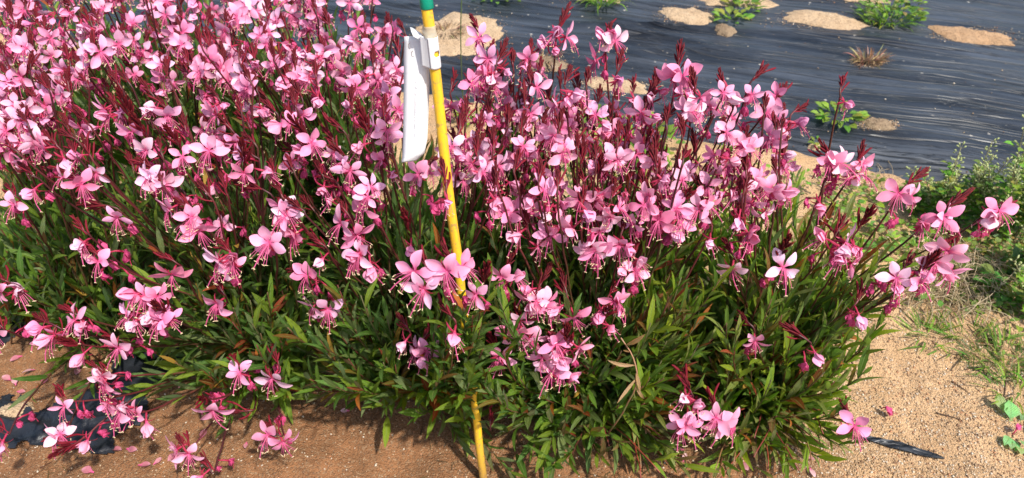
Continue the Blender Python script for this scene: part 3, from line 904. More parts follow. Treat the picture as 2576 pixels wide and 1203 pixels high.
# filled-in masses
ZA = [(-30,-40),(940,-40),(1020,90),(1025,250),(1010,330),(900,300),(780,220),(700,270),(520,200),(440,190),(330,130),(230,160),(200,240),(110,330),(-30,360)]
ZB = [(1120,190),(1300,140),(1400,200),(1560,250),(1680,230),(1980,300),(2010,360),(1990,420),(1930,500),(1820,545),(1640,560),(1400,540),(1180,520),(1120,380)]
ZC = [(60,200),(300,160),(620,210),(980,320),(1010,600),(700,620),(300,470),(20,420)]
def scatter(poly, n, dmin, existing):
    xs_ = [p[0] for p in poly]; ys_ = [p[1] for p in poly]; out = []; tries = 0
    while len(out) < n and tries < 20000:
        tries += 1
        x, y = rnd.uniform(min(xs_), max(xs_)), rnd.uniform(min(ys_), max(ys_))
        if inside(poly, x, y) and all((x - a) ** 2 + (y - b_) ** 2 > dmin ** 2 for a, b_ in existing + out): out.append((x, y))
    return out
ex = [(e[0], e[1]) for e in CL]
for x, y in scatter(ZA, 100, 36, ex):
    flower_stem(x, y, rnd.choice([2, 3, 3, 4]), shell(y) / K + rnd.uniform(-.05, .02), size=1.02, tip=(x + rnd.uniform(-38, 8) * (1.2 if x < 500 else .6), y - rnd.uniform(42, 78)))
for x, y in scatter(ZB, 74, 32, ex):
    flower_stem(x, y, rnd.choice([1, 2, 2, 3]), shell(y) / K + rnd.uniform(-.05, .04), tip=(x + rnd.uniform(-10, 24) * (.6 if x < 1600 else 1.3), y - rnd.uniform(50, 90)), size=.98)
for x, y in scatter(ZC, 34, 40, ex):
    flower_stem(x, y, rnd.choice([0, 1, 1, 2]), shell(y) / K + rnd.uniform(-.06, .0), tip=(x + rnd.uniform(-40, -5), y - rnd.uniform(30, 50)), size=.95)

# spikes still all in bud, standing over the open flowers
for x, y in scatter(ZA, 18, 50, []):
    flower_stem(x, y, 0, shell(y) / K + rnd.uniform(.0, .05), tip=(x + rnd.uniform(-30, 4) * (1.2 if x < 500 else .6), y - rnd.uniform(35, 60)), leafy=False)
for x, y in scatter(ZB, 30, 44, []):
    flower_stem(x, y, 0, shell(y) / K + rnd.uniform(.0, .05), tip=(x + rnd.uniform(-8, 16) * (.6 if x < 1600 else 1.3), y - rnd.uniform(35, 65)), leafy=False)
for x, y in scatter(ZC, 22, 40, []):
    flower_stem(x, y, 0, shell(y) / K + rnd.uniform(-.02, .03), tip=(x + rnd.uniform(-40, -8), y - rnd.uniform(25, 45)), leafy=False)

# leafy shoots that make the green body of each plant
FB = [(-160,-60),(950,-60),(1100,300),(1600,420),(2000,430),(2120,500),(2190,600),(2170,740),(2120,880),(2080,1010),(2060,1130),(2000,1230),(1300,1260),(1210,1150),(1100,1085),(990,1060),(820,1000),(560,985),(440,930),(330,850),(180,740),(-160,640)]
def leafy_shoot(pl, tries=40, at=None):
    i_ = plants.index(pl)
    org = pl['c']
    for _ in range(tries if at is None else 0):
        a = rnd.random() * 6.28; r = rnd.uniform(.02, .25)
        v = Vector((org.x + math.cos(a) * r, org.y + math.sin(a) * r * .95, rnd.uniform(.03, .36) if i_ < 8 else rnd.uniform(.12, .42)))
        x, y, d = proj(v)
        if not inside(FB, x, y): continue
        if v.z > shell(y) * .88 + .0: continue
        break
    else:
        if at is None: return
        v = at
    cl = v - org
    base = Vector((rnd.uniform(-.05, .05), rnd.uniform(-.05, .05), -.004))
    hv = Vector((cl.x - base.x, cl.y - base.y, 0))
    path = bez(base, base + hv * .45 + Vector((0, 0, cl.z * .28 + .01)), cl - hv * .14 - Vector((0, 0, cl.z * .42)), cl, 9)
    s = obj('stem', stem_mesh(path, .0014, .0007), pl['o']); s.color = (*rnd.choice([(.10, .05, .02), (.12, .03, .02), (.09, .08, .03)]), 1)
    put_leaves(pl, path, .12, 1.0, .0105, .070, .040, 'low' if cl.z < .12 else rnd.choice(['mid', 'mid', 'top']), .46)
for i, pl in enumerate(plants):
    n = 62 if i in (0, 1, 3, 5, 7, 9) else (56 if i in (2, 4, 6) else 52)
    for k in range(n): leafy_shoot(pl)
    # basal leaves near the soil
    for k in range(120 if i in (0, 1, 3, 5, 7, 9) else 50):
        a = rnd.random() * 6.28; r = rnd.uniform(.02, .20)
        p = Vector((math.cos(a) * r, math.sin(a) * r * .8, rnd.uniform(.006, .07)))
        x, y, d = proj(p + pl['c'])
        if not inside(FB, x, y): continue
        dd = Vector((math.cos(a + rnd.uniform(-.8, .8)), math.sin(a + rnd.uniform(-.8, .8)), rnd.uniform(-.1, .8)))
        pl['leaves'].append((frame(dd, (0, 0, 1), rnd.uniform(.03, .06), rnd.uniform(-.5, .5), p), rnd.randrange(len(LT)), leafcol('low', p + pl['c'])))

# shoots leaning out over the front margin, in front of the pole's lower half
front = scatter([(420, 800), (700, 700), (1000, 680), (1500, 700), (2000, 640), (2130, 700), (2110, 900), (2050, 1000), (1990, 1180), (1330, 1190), (1250, 1090), (1180, 1060), (1000, 1030), (820, 985), (560, 965), (440, 930)], 185, 27, [])
front += scatter([(1100, 740), (1260, 740), (1260, 1000), (1120, 1000)], 18, 16, [])
for x, y in front:
    z = max(shell(y) * rnd.uniform(.75, 1.08), .02)
    if 1090 < x < 1270 and 720 < y < 1010: z = shell(y) + rnd.uniform(.03, .075)
    v = P(x, y, z)
    leafy_shoot(nearest(v, .05), at=v)
# one withered stem with curled tan leaves
v = P(1562, 850, shell(850) + .03 * K); pl = nearest(P(1580, 1000, .15), .05); e0 = v - pl['c']; b0 = P(1530, 1090, shell(1060)) - pl['c']; c0 = P(1630, 960, shell(960) + .03) - pl['c']
pth = bez(b0, c0, c0.lerp(e0, .3), e0, 12)
sm = obj('dead_stem', stem_mesh(pth, .0012, .0008), pl['o']); sm.color = (.34, .18, .10, 1)
for k, (t, a) in enumerate([(5, -2.6), (6, 2.4), (7, -2.9), (8, 1.2), (10, .6), (11, -.5)]):
    o = bpy.data.objects.new('dead_leaf', LM[4 + k % 3]); C.objects.link(o); o.parent = pl['o']
    o.matrix_local = frame((math.cos(a + 1.57), -.3, math.sin(a + 1.57)), (0, -1, .3), rnd.uniform(.024, .040), 0, pth[t]); o.color = (.50, .30, .17, 1)
for k in range(46):
    x, y = rnd.uniform(1500, 2080), rnd.uniform(1010, 1210)
    v = P(x, y, rnd.uniform(.01, .09)); pl = nearest(v, .05)
    b0 = Vector((rnd.uniform(-.04, .06), rnd.uniform(-.05, .0), 0)); e0 = v - pl['c']
    sm = obj('stem', stem_mesh(bez(b0, b0.lerp(e0, .3) + Vector((0, 0, .03)), b0.lerp(e0, .8) + Vector((0, 0, .02)), e0, 8), .0013, .0008), pl['o'])
    sm.color = (*rnd.choice([(.22, .04, .02), (.16, .03, .02), (.20, .10, .04)]), 1)
for x, y in [(2185, 720), (2215, 650), (2150, 830), (2122, 905), (2245, 770), (2150, 1095), (2110, 1040), (2100, 960), (2180, 930), (2135, 760), (2200, 600), (2090, 850), (2120, 1120), (2060, 1150), (2160, 650), (2190, 850), (2230, 700), (2075, 560), (2110, 520)]:
    v = P(x, y, max(shell(y) * .95, .02)); leafy_shoot(nearest(v, .05), at=v)
for pl in plants:
    L = pl['leaves']
    def score(it):
        w = it[0].to_translation() + pl['c']
        x, y, d = proj(w)
        off = 0 if (-40 < x < 2616 and -40 < y < 1243) else 5
        return d + off - .9 * w.z
    L.sort(key=score)
    for M, ti, col in L[:300]:
        o = bpy.data.objects.new('leaf', LM[ti]); C.objects.link(o); o.parent = pl['o']; o.matrix_local = M; o.color = (*col, 1)
    if len(L) > 300:
        obj('foliage', joined_leaves(L[300:]), pl['o'], kind='stuff')

# ------------------------------------------------------------------ pole and tag
A = PD(1067, -40, .80 * K); B = PD(1219, 1225, 1.24 * K)
B.z = gz(B.x, B.y) - .01
ax = (A - B).normalized()
plen = (A - B).length
pole = empty('garden_pole', B, label='tall thin yellow garden pole with green taped top, standing in the flower bed', category='pole')
Rq = ax.to_track_quat('Z', 'Y'); pole.rotation_mode = 'QUATERNION'; pole.rotation_quaternion = Rq
R0 = .0052
m = MB(); nseg = 40
m.tube([(.0006 * math.sin(i * .5), .0004 * math.sin(i * .9), plen * i / nseg) for i in range(nseg + 1)], [R0 * (1 + .012 * math.sin(i * 1.7)) for i in range(nseg + 1)], 20)
obj('shaft', m.mesh('shaft', [m_yellow]), pole)
def pole_z(py):              # distance up the pole of picture row py
    lo, hi = 0.0, plen
    for _ in range(40):
        mid = (lo + hi) / 2
        if proj(B + ax * mid)[1] > py: lo = mid
        else: hi = mid
    return lo
zc_ = pole_z(22)
m = MB(); m.tube([(0, 0, zc_), (0, 0, zc_ + .001), (0, 0, zc_ + .012), (0, 0, zc_ + .02), (0, 0, plen + .012)], [R0 + .0006, R0 + .0011, R0 + .0009, R0 + .0012, R0 + .001], 22)
obj('green_tape', m.mesh('green_tape', [m_green]), pole)
# clear tape turned round the pole, slightly loose
rows = []
za, zb = pole_z(92), pole_z(46)
for i in range(9):
    z = za + (zb - za) * i / 8
    rows.append([(math.cos(a) * (R0 + .0009 + .0007 * math.sin(a * 3 + i)), math.sin(a) * (R0 + .0009 + .0006 * math.sin(a * 2 + i * .8)), z + .004 * (math.cos(a) if i == 8 else 0) - .0) for a in np.linspace(0, 2 * math.pi, 25)])
m = MB(); m.grid(rows[:6]); obj('clear_tape', m.mesh('clear_tape', [m_clear]), pole)

tz0, tz1 = pole_z(170), pole_z(92)
tag = empty('plant_tag', B + ax * tz0, label='blank white plastic loop tag with a long tail hanging from the yellow pole', category='plant tag')
# local frame of the tag: pole axis = Z, X = picture right
tx = (Vector((1, 0, 0)) - ax * ax.x).normalized(); ty = ax.cross(tx)
tag.matrix_world = Matrix(((tx.x, ty.x, ax.x, 0), (tx.y, ty.y, ax.y, 0), (tx.z, ty.z, ax.z, 0), (0, 0, 0, 1)))
tag.location = B + ax * tz0
TI = tag.matrix_world.to_3x3().transposed()
band_h = tz1 - tz0
r = R0 + .0016
# the band: goes round the pole, and both ends run off to the left as a double flap; an oval slot shows the pole
prof = []
for i in range(8): prof.append((-.0100 + (i / 7) * .0080, -.0012 - .0052 * (i / 7) ** 1.3))     # front flap, from left to the pole
for a in np.linspace(-math.pi * .62, math.pi * .62, 30): prof.append((math.cos(a) * r, math.sin(a) * r))
for i in range(8): prof.append((-.002 - (i / 7) * .0080, .0064 - .0070 * (i / 7)))
nz_ = 18
V = []; Fs = []
for j in range(nz_ + 1):
    z = band_h * j / nz_
    for i, (x, y) in enumerate(prof):
        taper = 1 + (.12 * (1 - j / nz_) if x < -.002 else 0)
        V.append((x * taper, y, z + (.002 * (-x / .01) if x < 0 else 0)))
w = len(prof)
for j in range(nz_):
    for i in range(w - 1):
        cx = (prof[i][0] + prof[i + 1][0]) / 2; cy = (prof[i][1] + prof[i + 1][1]) / 2
        ang = math.atan2(cy, cx); zz = (j + .5) / nz_
        if cx > 0 and ((ang + .75) / .52) ** 2 + ((zz - .47) / .105) ** 2 < 1: continue
        q = j * w + i; Fs.append((q, q + 1, q + w + 1, q + w))
mm = mesh_of('band', V, np.array(Fs), [m_white])
o = obj('band', mm, tag); md = o.modifiers.new('thickness', 'SOLIDIFY'); md.thickness = .00022
# small flap standing up at the top left
def loc_of(px, py, dep): return TI @ (PD(px, py, dep) - (B + ax * tz0))
dtag = proj(B + ax * (tz0 + band_h / 2))[2]
m = MB()
rows = []
for i in range(8):
    t = i / 7
    a0 = loc_of(1031 + 34 * t, 68 + 22 * t ** 1.4, dtag - .002); a1 = loc_of(1040 + 26 * t, 92 + 14 * t, dtag - .007 + .004 * t)
    rows.append([a0, a0.lerp(a1, .5) + Vector((0, -.0012, 0)), a1])
m.grid(rows); o = obj('flap', m.mesh('flap', [m_white]), tag); md = o.modifiers.new('thickness', 'SOLIDIFY'); md.thickness = .00022
# tail hanging down, gently curved
m = MB(); rows = []
left = [(1017, 92), (1016, 150), (1016, 220), (1015, 290), (1014, 350), (1012, 398), (1010, 409)]
right = [(1066, 90), (1080, 150), (1080, 220), (1078, 290), (1075, 350), (1068, 385), (1048, 405)]
nn = 24
for i in range(nn + 1):
    t = i / nn * 6; k = min(int(t), 5); f_ = t - k
    lx = left[k][0] * (1 - f_) + left[k + 1][0] * f_; ly = left[k][1] * (1 - f_) + left[k + 1][1] * f_
    rx_ = right[k][0] * (1 - f_) + right[k + 1][0] * f_; ry_ = right[k][1] * (1 - f_) + right[k + 1][1] * f_
    # real depth: hangs down roughly vertically from the band
    row = []
    for u in np.linspace(0, 1, 7):
        px, py = lx + (rx_ - lx) * u, ly + (ry_ - ly) * u
        d0 = dtag + .004 + (py - 92) / 317 * .055 + .0035 * math.sin(u * math.pi) * (-1) + .0015 * math.sin(i * .5 + u * 2)
        row.append(loc_of(px, py, d0))
    rows.append(row)
m.grid(rows); o = obj('tail', m.mesh('tail', [m_white]), tag); md = o.modifiers.new('thickness', 'SOLIDIFY'); md.thickness = .00022
# printing of the other side showing faintly through: too faint to read, only strokes
m = MB()
py = 196.0
while py < 372:
    h_ = rnd.uniform(1.2, 2.6)
    if rnd.random() < .82:
        x0 = 1045 + rnd.uniform(-1, 1.0); x1 = x0 + rnd.uniform(3, 6)
        dd = dtag + .004 + (py - 92) / 317 * .055 - .0062
        m.grid([[loc_of(x0, py, dd), loc_of(x1, py, dd)], [loc_of(x0, py + h_ * .55, dd), loc_of(x1, py + h_ * .55, dd)]])
    py += h_ + .8
obj('faint_print', m.mesh('faint_print', [m_ghost], False), tag)
m = MB()
for (x_, y_) in ((1031, 116), (1039, 136)):
    m.tube([loc_of(x_ + 4 * math.cos(a), y_ + 7 * math.sin(a), dtag - .004) for a in np.linspace(1.2, 4.6, 9)], .00025, 4)
obj('wire', m.mesh('wire', [m_wire]), tag)

# ------------------------------------------------------------------ weeds
WG = [(.15, .28, .035), (.21, .34, .04), (.11, .21, .03), (.27, .38, .055)]
RT = [leaf_tpl(60 + i, wid=w, droop=.5, fold=.2, teeth=.10, segs=7, round_=True) for i, w in enumerate((.24, .30, .20))]
RM = [mesh_of('leaf', v, f_, [m_leaf], uv=u) for v, f_, u in RT]
GT = [leaf_tpl(80 + i, wid=w, droop=d, fold=.25, teeth=0, segs=7) for i, (w, d) in enumerate([(.028, .4), (.035, .9), (.022, .2)])]
def ground_pt(px, py):
    p = P(px, py, 0); s, t = st(p.x, p.y)
    if t > film_edge(s) + .02:
        p = P(px, py, .02); p.z = film_z(p.x, p.y)
    else: p.z = gz(p.x, p.y)
    return p
SP = [(1160, 95, 225, 95), (1480, 8, 215, 46), (1727, 62, 140, 34), (1835, 10, 180, 56), (2066, 68, 215, 36), (2160, 6, 160, 22), (2441, 100, 180, 40), (1545, 222, 185, 34), (2205, 326, 85, 20), (2180, 170, 66, 20), (1370, 167, 95, 36)]
def reg_spill():
    q = SP[rnd.randrange(len(SP))]; a = rnd.random() * 6.28; k = .42 + abs(rnd.gauss(0, .16))
    p = P(q[0] + math.cos(a) * q[2] * k, q[1] + math.sin(a) * q[3] * k, .02); return p.x, p.y
grit('gravel', 5200, reg_spill, .0007, .0028, lambda x, y: film_z(x, y) + .0004, 'sand spilled over the plastic round the planting holes')
def leafy_weed(px, py, n, L, spread, label, cat='weed', hgt=.01, cols=WG, grp=None, tpl=(RT, RM), squash=.6):
    c = ground_pt(px, py); e = empty('weed', c, label=label, category=cat)
    if grp: e['group'] = grp
    rest = []
    for k in range(n):
        a = rnd.random() * 6.28; r = spread * math.sqrt(rnd.random())
        p = Vector((math.cos(a) * r, math.sin(a) * r * squash, rnd.uniform(0, hgt)))
        d = Vector((math.cos(a), math.sin(a), rnd.uniform(.1, 1.0)))
        ti = rnd.randrange(3); col = tuple(v * rnd.uniform(.7, 1.2) for v in rnd.choice(cols))
        M = frame(d, (0, 0, 1), L * rnd.uniform(.6, 1.2), rnd.uniform(-.4, .4), p)
        if len([1 for q in e.children]) < 0: pass
        if k < 60:
            o = bpy.data.objects.new('leaf', tpl[1][ti]); C.objects.link(o); o.parent = e; o.matrix_local = M; o.color = (*col, 1)
        else: rest.append((M, ti, col))
    if rest: obj('foliage', joined_leaves(rest, tpl[0]), e, kind='stuff')
    return e
def grass_tuft(px, py, n, L, spread, label, cols=WG, cat='grass tuft', lean=.6, grp=None, lift=0):
    c = ground_pt(px, py); c.z += lift; items = []
    for k in range(n):
        a = rnd.random() * 6.28; r = spread * math.sqrt(rnd.random())
        p = Vector((math.cos(a) * r, math.sin(a) * r * .6, -.002))
        d = Vector((math.cos(a) * lean, math.sin(a) * lean, rnd.uniform(.3, 1.0)))
        items.append((frame(d, (-math.cos(a), -math.sin(a), .4), L * rnd.uniform(.5, 1.2), rnd.uniform(-.5, .5), p), rnd.randrange(3), tuple(v * rnd.uniform(.7, 1.25) for v in rnd.choice(cols))))
    o = obj('grass_tuft' if cat == 'grass tuft' else cat.replace(' ', '_'), joined_leaves(items, GT, None if cols is WG else [m_dry_mass]), None, label=label, category=cat); o.location = c
    if grp: o['group'] = grp
    return o
DRYC = [(.22, .14, .07), (.16, .09, .05), (.34, .24, .14), (.10, .06, .03)]
grass_tuft(1512, 38, 90, .085, .035, 'small bright green grass tuft on the black plastic near the top edge')
leafy_weed(1245, 12, 110, .022, .085, 'flat green weed mat at the top edge just right of the yellow pole', hgt=.03)
leafy_weed(1868, 45, 36, .034, .045, 'leafy green weed in the planting hole right of the small sand oval', hgt=.03)
leafy_weed(1835, 74, 26, .03, .04, 'light green rosette just below the leafy weed on the plastic', hgt=.02)
leafy_weed(2232, 62, 190, .026, .085, 'bushy yellow green weed clump beside the long sand oval', hgt=.05, cols=WG + [(.24, .22, .08)])
grass_tuft(2225, 70, 120, .06, .06, 'grass blades growing through the bushy weed clump', cols=WG)
leafy_weed(2108, 312, 60, .026, .048, 'bright green round leaved weed behind the lone tall spike', hgt=.02)
leafy_weed(2058, 352, 8, .016, .012, 'tiny green seedling on the black plastic below the round leaved weed')
grass_tuft(2180, 168, 150, .040, .030, 'dry brown stump of an old plant standing on the black plastic', cols=DRYC, cat='dry stump', lean=.62)
grass_tuft(1365, 160, 40, .05, .035, 'thin dry grass in the greyish planting hole', cols=DRYC, lean=.8)
grass_tuft(1120, 95, 140, .035, .045, 'heap of dead brown roots on the sand right of the pole', cols=[(.09, .05, .03), (.16, .09, .05), (.24, .15, .08)], cat='dead roots', lean=1.2, lift=.014)
leafy_weed(1600, 385, 130, .030, .085, 'bright green leafy weed glimpsed behind the flower mass', hgt=.07)
leafy_weed(1478, 300, 60, .028, .05, 'green weed behind the flowers left of the flat sand patch', hgt=.06)
leafy_weed(1190, 312, 34, .022, .035, 'small green weed on the sand strip just right of the pole', hgt=.03)
leafy_weed(720, 25, 50, .028, .06, 'green weed on the plastic behind the flowers left of the pole', hgt=.04)
leafy_weed(2548, 735, 26, .048, .05, 'broad leaved green weed at the right picture edge', hgt=.03, cols=[(.12, .26, .05), (.15, .30, .06)])
leafy_weed(2545, 1085, 14, .030, .028, 'pale weed with small leaves lying on sand near the lower right corner', cols=[(.30, .44, .24)], squash=1, hgt=.004)
grass_tuft(2335, 832, 45, .045, .03, 'small green grass tuft on bare sand right of the bed')
def straw(px, py, n, rad, hgt, label):
    c = ground_pt(px, py); m = MB()
    for k in range(n):
        a = rnd.random() * 6.28; q = rad * rnd.uniform(.1, 1)
        p0 = Vector((math.cos(a) * q, math.sin(a) * q * .7, rnd.uniform(0, hgt * .5))); b_ = rnd.random() * 6.28; L = rnd.uniform(.03, .10)
        d = Vector((math.cos(b_), math.sin(b_), 0)); e_ = Vector((-d.y, d.x, 0)) * rnd.uniform(-.6, .6)
        m.tube(bez(p0, p0 + d * L * .3 + Vector((0, 0, rnd.uniform(0, hgt))), p0 + (d + e_) * L * .7 + Vector((0, 0, rnd.uniform(0, hgt))), p0 + (d * .8 + e_ * 1.6) * L, 6), .00055, 3, rnd.randrange(2), False)
    o = obj('dry_straw', m.mesh('dry_straw', [m_dry, m_dry2]), None, label=label, category='dry straw'); o.location = c
m_dry2 = plain('dry_straw_pale', (.58, .46, .29), .8, .2, (.6, .5, .3))
straw(2385, 745, 170, .07, .03, 'tangle of pale dry straw at the edge of the weeds')
straw(2440, 700, 120, .06, .04, 'pale dry straw caught among the green weeds above the bare sand')
straw(2190, 452, 40, .05, .012, 'dry straw on the sand at the edge of the black plastic')
grass_tuft(2525, 905, 60, .05, .06, 'green grass growing at the sand edge under the broad leaved weed')
grass_tuft(2560, 985, 40, .05, .04, 'low grass at the right picture edge above the pale leaf')
grass_tuft(2430, 850, 60, .05, .07, 'flattened dark grass beside the straw tangle', lean=1.3)

def wispy(px, py, h_, label, n=5, dry=True):
    """tall thin branching weed with tiny pods"""
    c = ground_pt(px, py); e = empty('weed', c, label=label, category='weed', group='thin branching weeds at the right edge of the bed')
    m = MB(); items = []
    for k in range(n):
        a = rnd.random() * 6.28; le = rnd.uniform(.1, .45)
        top = Vector((math.cos(a) * le * h_, math.sin(a) * le * h_, h_ * rnd.uniform(.7, 1.1)))
        path = bez(Vector((rnd.uniform(-.01, .01), rnd.uniform(-.01, .01), 0)), Vector((0, 0, h_ * .3)), top * .7, top, 8)
        m.tube(path, [.0012 - .00007 * i for i in range(9)], 4, 0)
        for i in range(3, 9):
            for q in range(8):
                p = path[i - 1].lerp(path[i], rnd.random())
                d = Vector((rnd.uniform(-1, 1), rnd.uniform(-1, 1), rnd.uniform(0, 1))).normalized()
                L = rnd.uniform(.004, .010)
                m.tube([p, p + d * L], .00025, 3, 0, False)
                m.spindle(p + d * L, p + d * (L + rnd.uniform(.004, .008)), .0017, 4, 1)
        for i in range(1, 7):
            for q in range(5):
                p = path[i] + Vector((rnd.uniform(-.012, .012), rnd.uniform(-.012, .012), 0)); b_ = rnd.random() * 6.28
                items.append((frame((math.cos(b_), math.sin(b_), .5), (0, 0, 1), rnd.uniform(.012, .026), rnd.uniform(-.4, .4), p), rnd.randrange(3), tuple(v * rnd.uniform(.7, 1.3) for v in rnd.choice(WG))))
    obj('stem', m.mesh('weed_stem', [m_wstem, m_pod]), e)
    obj('foliage', joined_leaves(items, RT), e, kind='stuff')
m_wstem = plain('weed_stem', (.22, .20, .10), .7)
m_pod = plain('weed_pod', (.50, .56, .24), .7, .3, (.6, .6, .35))
for i, (px, py, h_, lb) in enumerate([
 (2345, 560, .13, 'thin branching weed directly behind the leaning right hand spikes'), (2405, 575, .17, 'thin weed with pale pods below the plastic edge at right'),
 (2450, 590, .15, 'dry thin weed standing in the green weed bank at right'), (2500, 600, .20, 'tall thin weed near the right picture edge'),
 (2550, 610, .24, 'tallest thin weed with pale pods at the right picture edge'), (2565, 700, .16, 'thin green weed above the broad leaved weed at the right edge'),
 (2300, 545, .09, 'short pod weed next to the end of the sand strip'), (2530, 520, .16, 'thin dry weed rising in front of the black plastic at far right'),
 (2590, 800, .16, 'thin weed cut by the right picture edge beside the dry straw')]):
    wispy(px, py, h_, lb, 6)
# bank of mixed ground weeds along the strip at the right: uncountable
items = []
WB = [(1960, 500), (2200, 430), (2330, 470), (2576, 470), (2680, 520), (2680, 900), (2500, 900), (2450, 790), (2330, 730), (2240, 660), (2150, 600), (1960, 560)]
for k in range(6500):
    px, py = rnd.uniform(1950, 2680), rnd.uniform(440, 930)
    if not inside(WB, px, py): continue
    p = ground_pt(px, py)
    if N(p.x * 9, p.y * 9, 31) < -.12: continue
    a = rnd.random() * 6.28
    tall = max(0, N(p.x * 7, p.y * 7, 33)) * .12
    p = p + Vector((0, 0, rnd.random() * (.012 + tall)))
    gcol = rnd.choice(WG + [(.28, .28, .10), (.22, .30, .07), (.40, .34, .17), (.30, .34, .12)])
    items.append((frame((math.cos(a), math.sin(a), rnd.uniform(0, .9)), (0, 0, 1), rnd.uniform(.008, .019), rnd.uniform(-.5, .5), p), rnd.randrange(3), tuple(v * rnd.uniform(.6, 1.2) for v in gcol)))
obj('ground_weeds', joined_leaves(items, RT), None, kind='stuff', label='low mixed green weeds along the sand strip at the right')
items = []
for k in range(1300):
    px, py = rnd.uniform(2180, 2680), rnd.uniform(640, 960)
    if px < 2230 + (py - 640) * .75: continue
    p = ground_pt(px, py)
    if N(p.x * 6, p.y * 6, 51) < .02: continue
    a = rnd.random() * 6.28
    items.append((frame((math.cos(a), math.sin(a), rnd.uniform(.1, .5)), (0, 0, 1), rnd.uniform(.02, .05), rnd.uniform(-.5, .5), p), rnd.randrange(3), tuple(v * rnd.uniform(.7, 1.2) for v in rnd.choice([(.10, .16, .04), (.35, .27, .15), (.09, .14, .03), (.42, .33, .2)]))))
obj('grass', joined_leaves(items, GT), None, kind='stuff', label='thin green and dry grass spread over the sand at the right')
items = []
for k in range(900):
    s, t = rnd.uniform(-.3, 1.0), rnd.uniform(T0 - .42, T0 - .06)
    w_ = ES * s + ET * t
    if N(w_.x * 8, w_.y * 8, 71) < .12: continue
    p = Vector((w_.x, w_.y, gz(w_.x, w_.y) + rnd.random() * .03)); a = rnd.random() * 6.28
    items.append((frame((math.cos(a), math.sin(a), rnd.uniform(.1, .9)), (0, 0, 1), rnd.uniform(.014, .03), rnd.uniform(-.5, .5), p), rnd.randrange(3), tuple(v * rnd.uniform(.7, 1.2) for v in rnd.choice(WG))))
obj('ground_weeds', joined_leaves(items, RT), None, kind='stuff', label='scattered low weeds on the sand strip behind the flowers')
# dead leaves and rootlets under the bed
items = []
for k in range(700):
    px, py = rnd.uniform(0, 2050), rnd.uniform(980, 1215)
    p = ground_pt(px, py); a = rnd.random() * 6.28
    if N(p.x * 6, p.y * 6, 77) < 0: continue
    items.append((frame((math.cos(a), math.sin(a), .05), (0, 0, 1), rnd.uniform(.008, .03), rnd.uniform(-.8, .8), p + Vector((0, 0, .002))), rnd.randrange(3), tuple(v * rnd.uniform(.6, 1.2) for v in rnd.choice([(.10, .05, .03), (.16, .08, .04), (.22, .12, .07), (.06, .035, .02)]))))
obj('leaf_litter', joined_leaves(items, GT), None, kind='stuff', label='dry bits of stem and leaf on the brown soil')

# ------------------------------------------------------------------ small things on the sand
def strip(px0, py0, px1, py1, w0, label):
    a, b_ = P(px0, py0), P(px1, py1); d = (b_ - a); n_ = Vector((-d.y, d.x, 0)).normalized()
    rows = []
    for i in range(22):
        t = i / 21; c = a.lerp(b_, t); ww = w0 * (.12 + math.sin(math.pi * min(1, t * .95 + .06)) ** .6) * (1 + .15 * N(t * 9, 3))
        row = []
        for u in np.linspace(-1, 1, 7):
            p = c + n_ * (ww * u); row.append(Vector((p.x, p.y, gz(p.x, p.y) + .0028 + .0022 * math.cos(u * 7) + .001 * N(t * 20, u * 3))) - a)
        rows.append(row)
    m = MB(); m.grid(rows)
    o = obj('plastic_strip', m.mesh('plastic_strip', [m_film]), None, label=label, category='plastic strip'); o.location = a
strip(2165, 1100, 2372, 1158, .0062, 'creased black plastic strip lying half buried on the dry sand')
m_tw = []
for i, (pts, lb) in enumerate([
 ([(2135, 885), (2150, 920), (2165, 945)], 'thin dark twig on bare sand right of the leaf tips'), ([(2262, 770), (2290, 800), (2320, 818)], 'dark twig below the straw tangle'),
 ([(2395, 955), (2420, 975), (2440, 990)], 'short twig in the middle of the bare sand'), ([(2530, 960), (2526, 990), (2523, 1012)], 'upright dark twig near the right edge of the sand'),
 ([(2355, 1035), (2390, 1050), (2420, 1062)], 'thin straw twig above the black plastic strip'), ([(1560, 1085), (1530, 1130), (1480, 1160)], 'brown rootlet under the front of the bed')]):
    a = ground_pt(*pts[0]); m = MB()
    pp = [ground_pt(*q) - a + Vector((0, 0, .002)) for q in pts]
    m.tube(bez(pp[0], pp[0].lerp(pp[1], .7), pp[1].lerp(pp[2], .3) + Vector((.002, .002, 0)), pp[2], 8), [.0009, .0009, .0008, .001, .0008, .0007, .0006, .0005, .0004], 5)
    o = obj('twig', m.mesh('twig', [m_twig]), None, label=lb, category='twig'); o.location = a
FPM = []
for i in range(4):
    me = PM[i].copy(); me.materials.clear(); me.materials.append(m_petal); FPM.append(me)
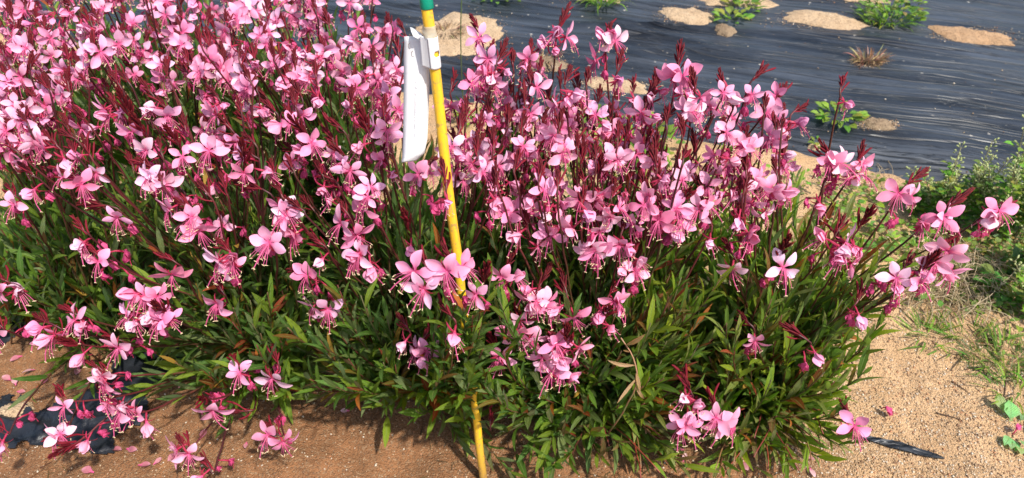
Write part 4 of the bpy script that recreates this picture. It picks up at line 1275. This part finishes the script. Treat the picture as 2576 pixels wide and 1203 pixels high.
FP = [(2213, 1034, 'deep pink spent flower lying alone on the bare sand'), (2540, 1102, 'crumpled pink spent flower near the lower right corner'),
      (1562, 1155, 'deep pink fallen flower under the front of the bed'), (2215, 1040, T_)]
for px, py, lb in FP[:3]:
    p = ground_pt(px, py); o = obj('fallen_flower', WM[rnd.randrange(4)], None, label=lb, category='fallen flower')
    o.matrix_world = frame((rnd.uniform(-1, 1), rnd.uniform(-1, 1), .1), (0, 0, 1), 1.0, 0, p + Vector((0, 0, .003)))
zones = [(20, 860, 330, 990, 13), (120, 1120, 420, 1195, 7), (400, 950, 760, 1160, 11), (1560, 1080, 2160, 1190, 8), (640, 1000, 1040, 1040, 4)]
for x0, y0, x1, y1, n in zones:
    for k in range(n):
        p = ground_pt(rnd.uniform(x0, x1), rnd.uniform(y0, y1))
        o = obj('fallen_petal', rnd.choice(FPM), None, label='faded pink petal dropped on the soil beside the flower bed', category='petal', group='fallen petals around the bed')
        a = rnd.random() * 6.28
        o.matrix_world = frame((math.cos(a), math.sin(a), .08), (0, 0, 1), rnd.uniform(.012, .019), rnd.uniform(-.4, .4), p + Vector((0, 0, .004)))
        o.color = (*rnd.choice([(.50, .22, .24), (.58, .36, .36), (.45, .16, .19)]), 1)
# tall bare green stalk just right of the pole
a = P(1172, 318, .0); m = MB()
dp = proj(a)[2]
pp = [Vector((0, 0, 0)), PD(1150, 150, dp * .86) - a, PD(1163, -30, dp * .8) - a]
m.tube(bez(pp[0], pp[0].lerp(pp[1], .6), pp[1].lerp(pp[2], .4), pp[2], 12), .0011, 6)
st_o = empty('grass_stalk', a, label='tall bare green stalk rising beside the yellow pole against the plastic', category='stalk')
m_gst = plain('green_stalk', (.12, .18, .06), .6)
obj('stalk', m.mesh('stalk', [m_gst]), st_o)
for t, sx in ((.35, -1), (.55, 1)):
    p = pp[0].lerp(pp[1], t)
    o = obj('leaf', LM[2], st_o); o.matrix_local = frame((sx * .5, -.1, .9), (0, -1, .3), .035, 0, p); o.color = (.10, .17, .05, 1)
print('objects', len(bpy.data.objects), 'leaves', sum(len(p['leaves']) for p in plants), 'flowers', sum(p['nf'] for p in plants), [len(p['leaves']) for p in plants])
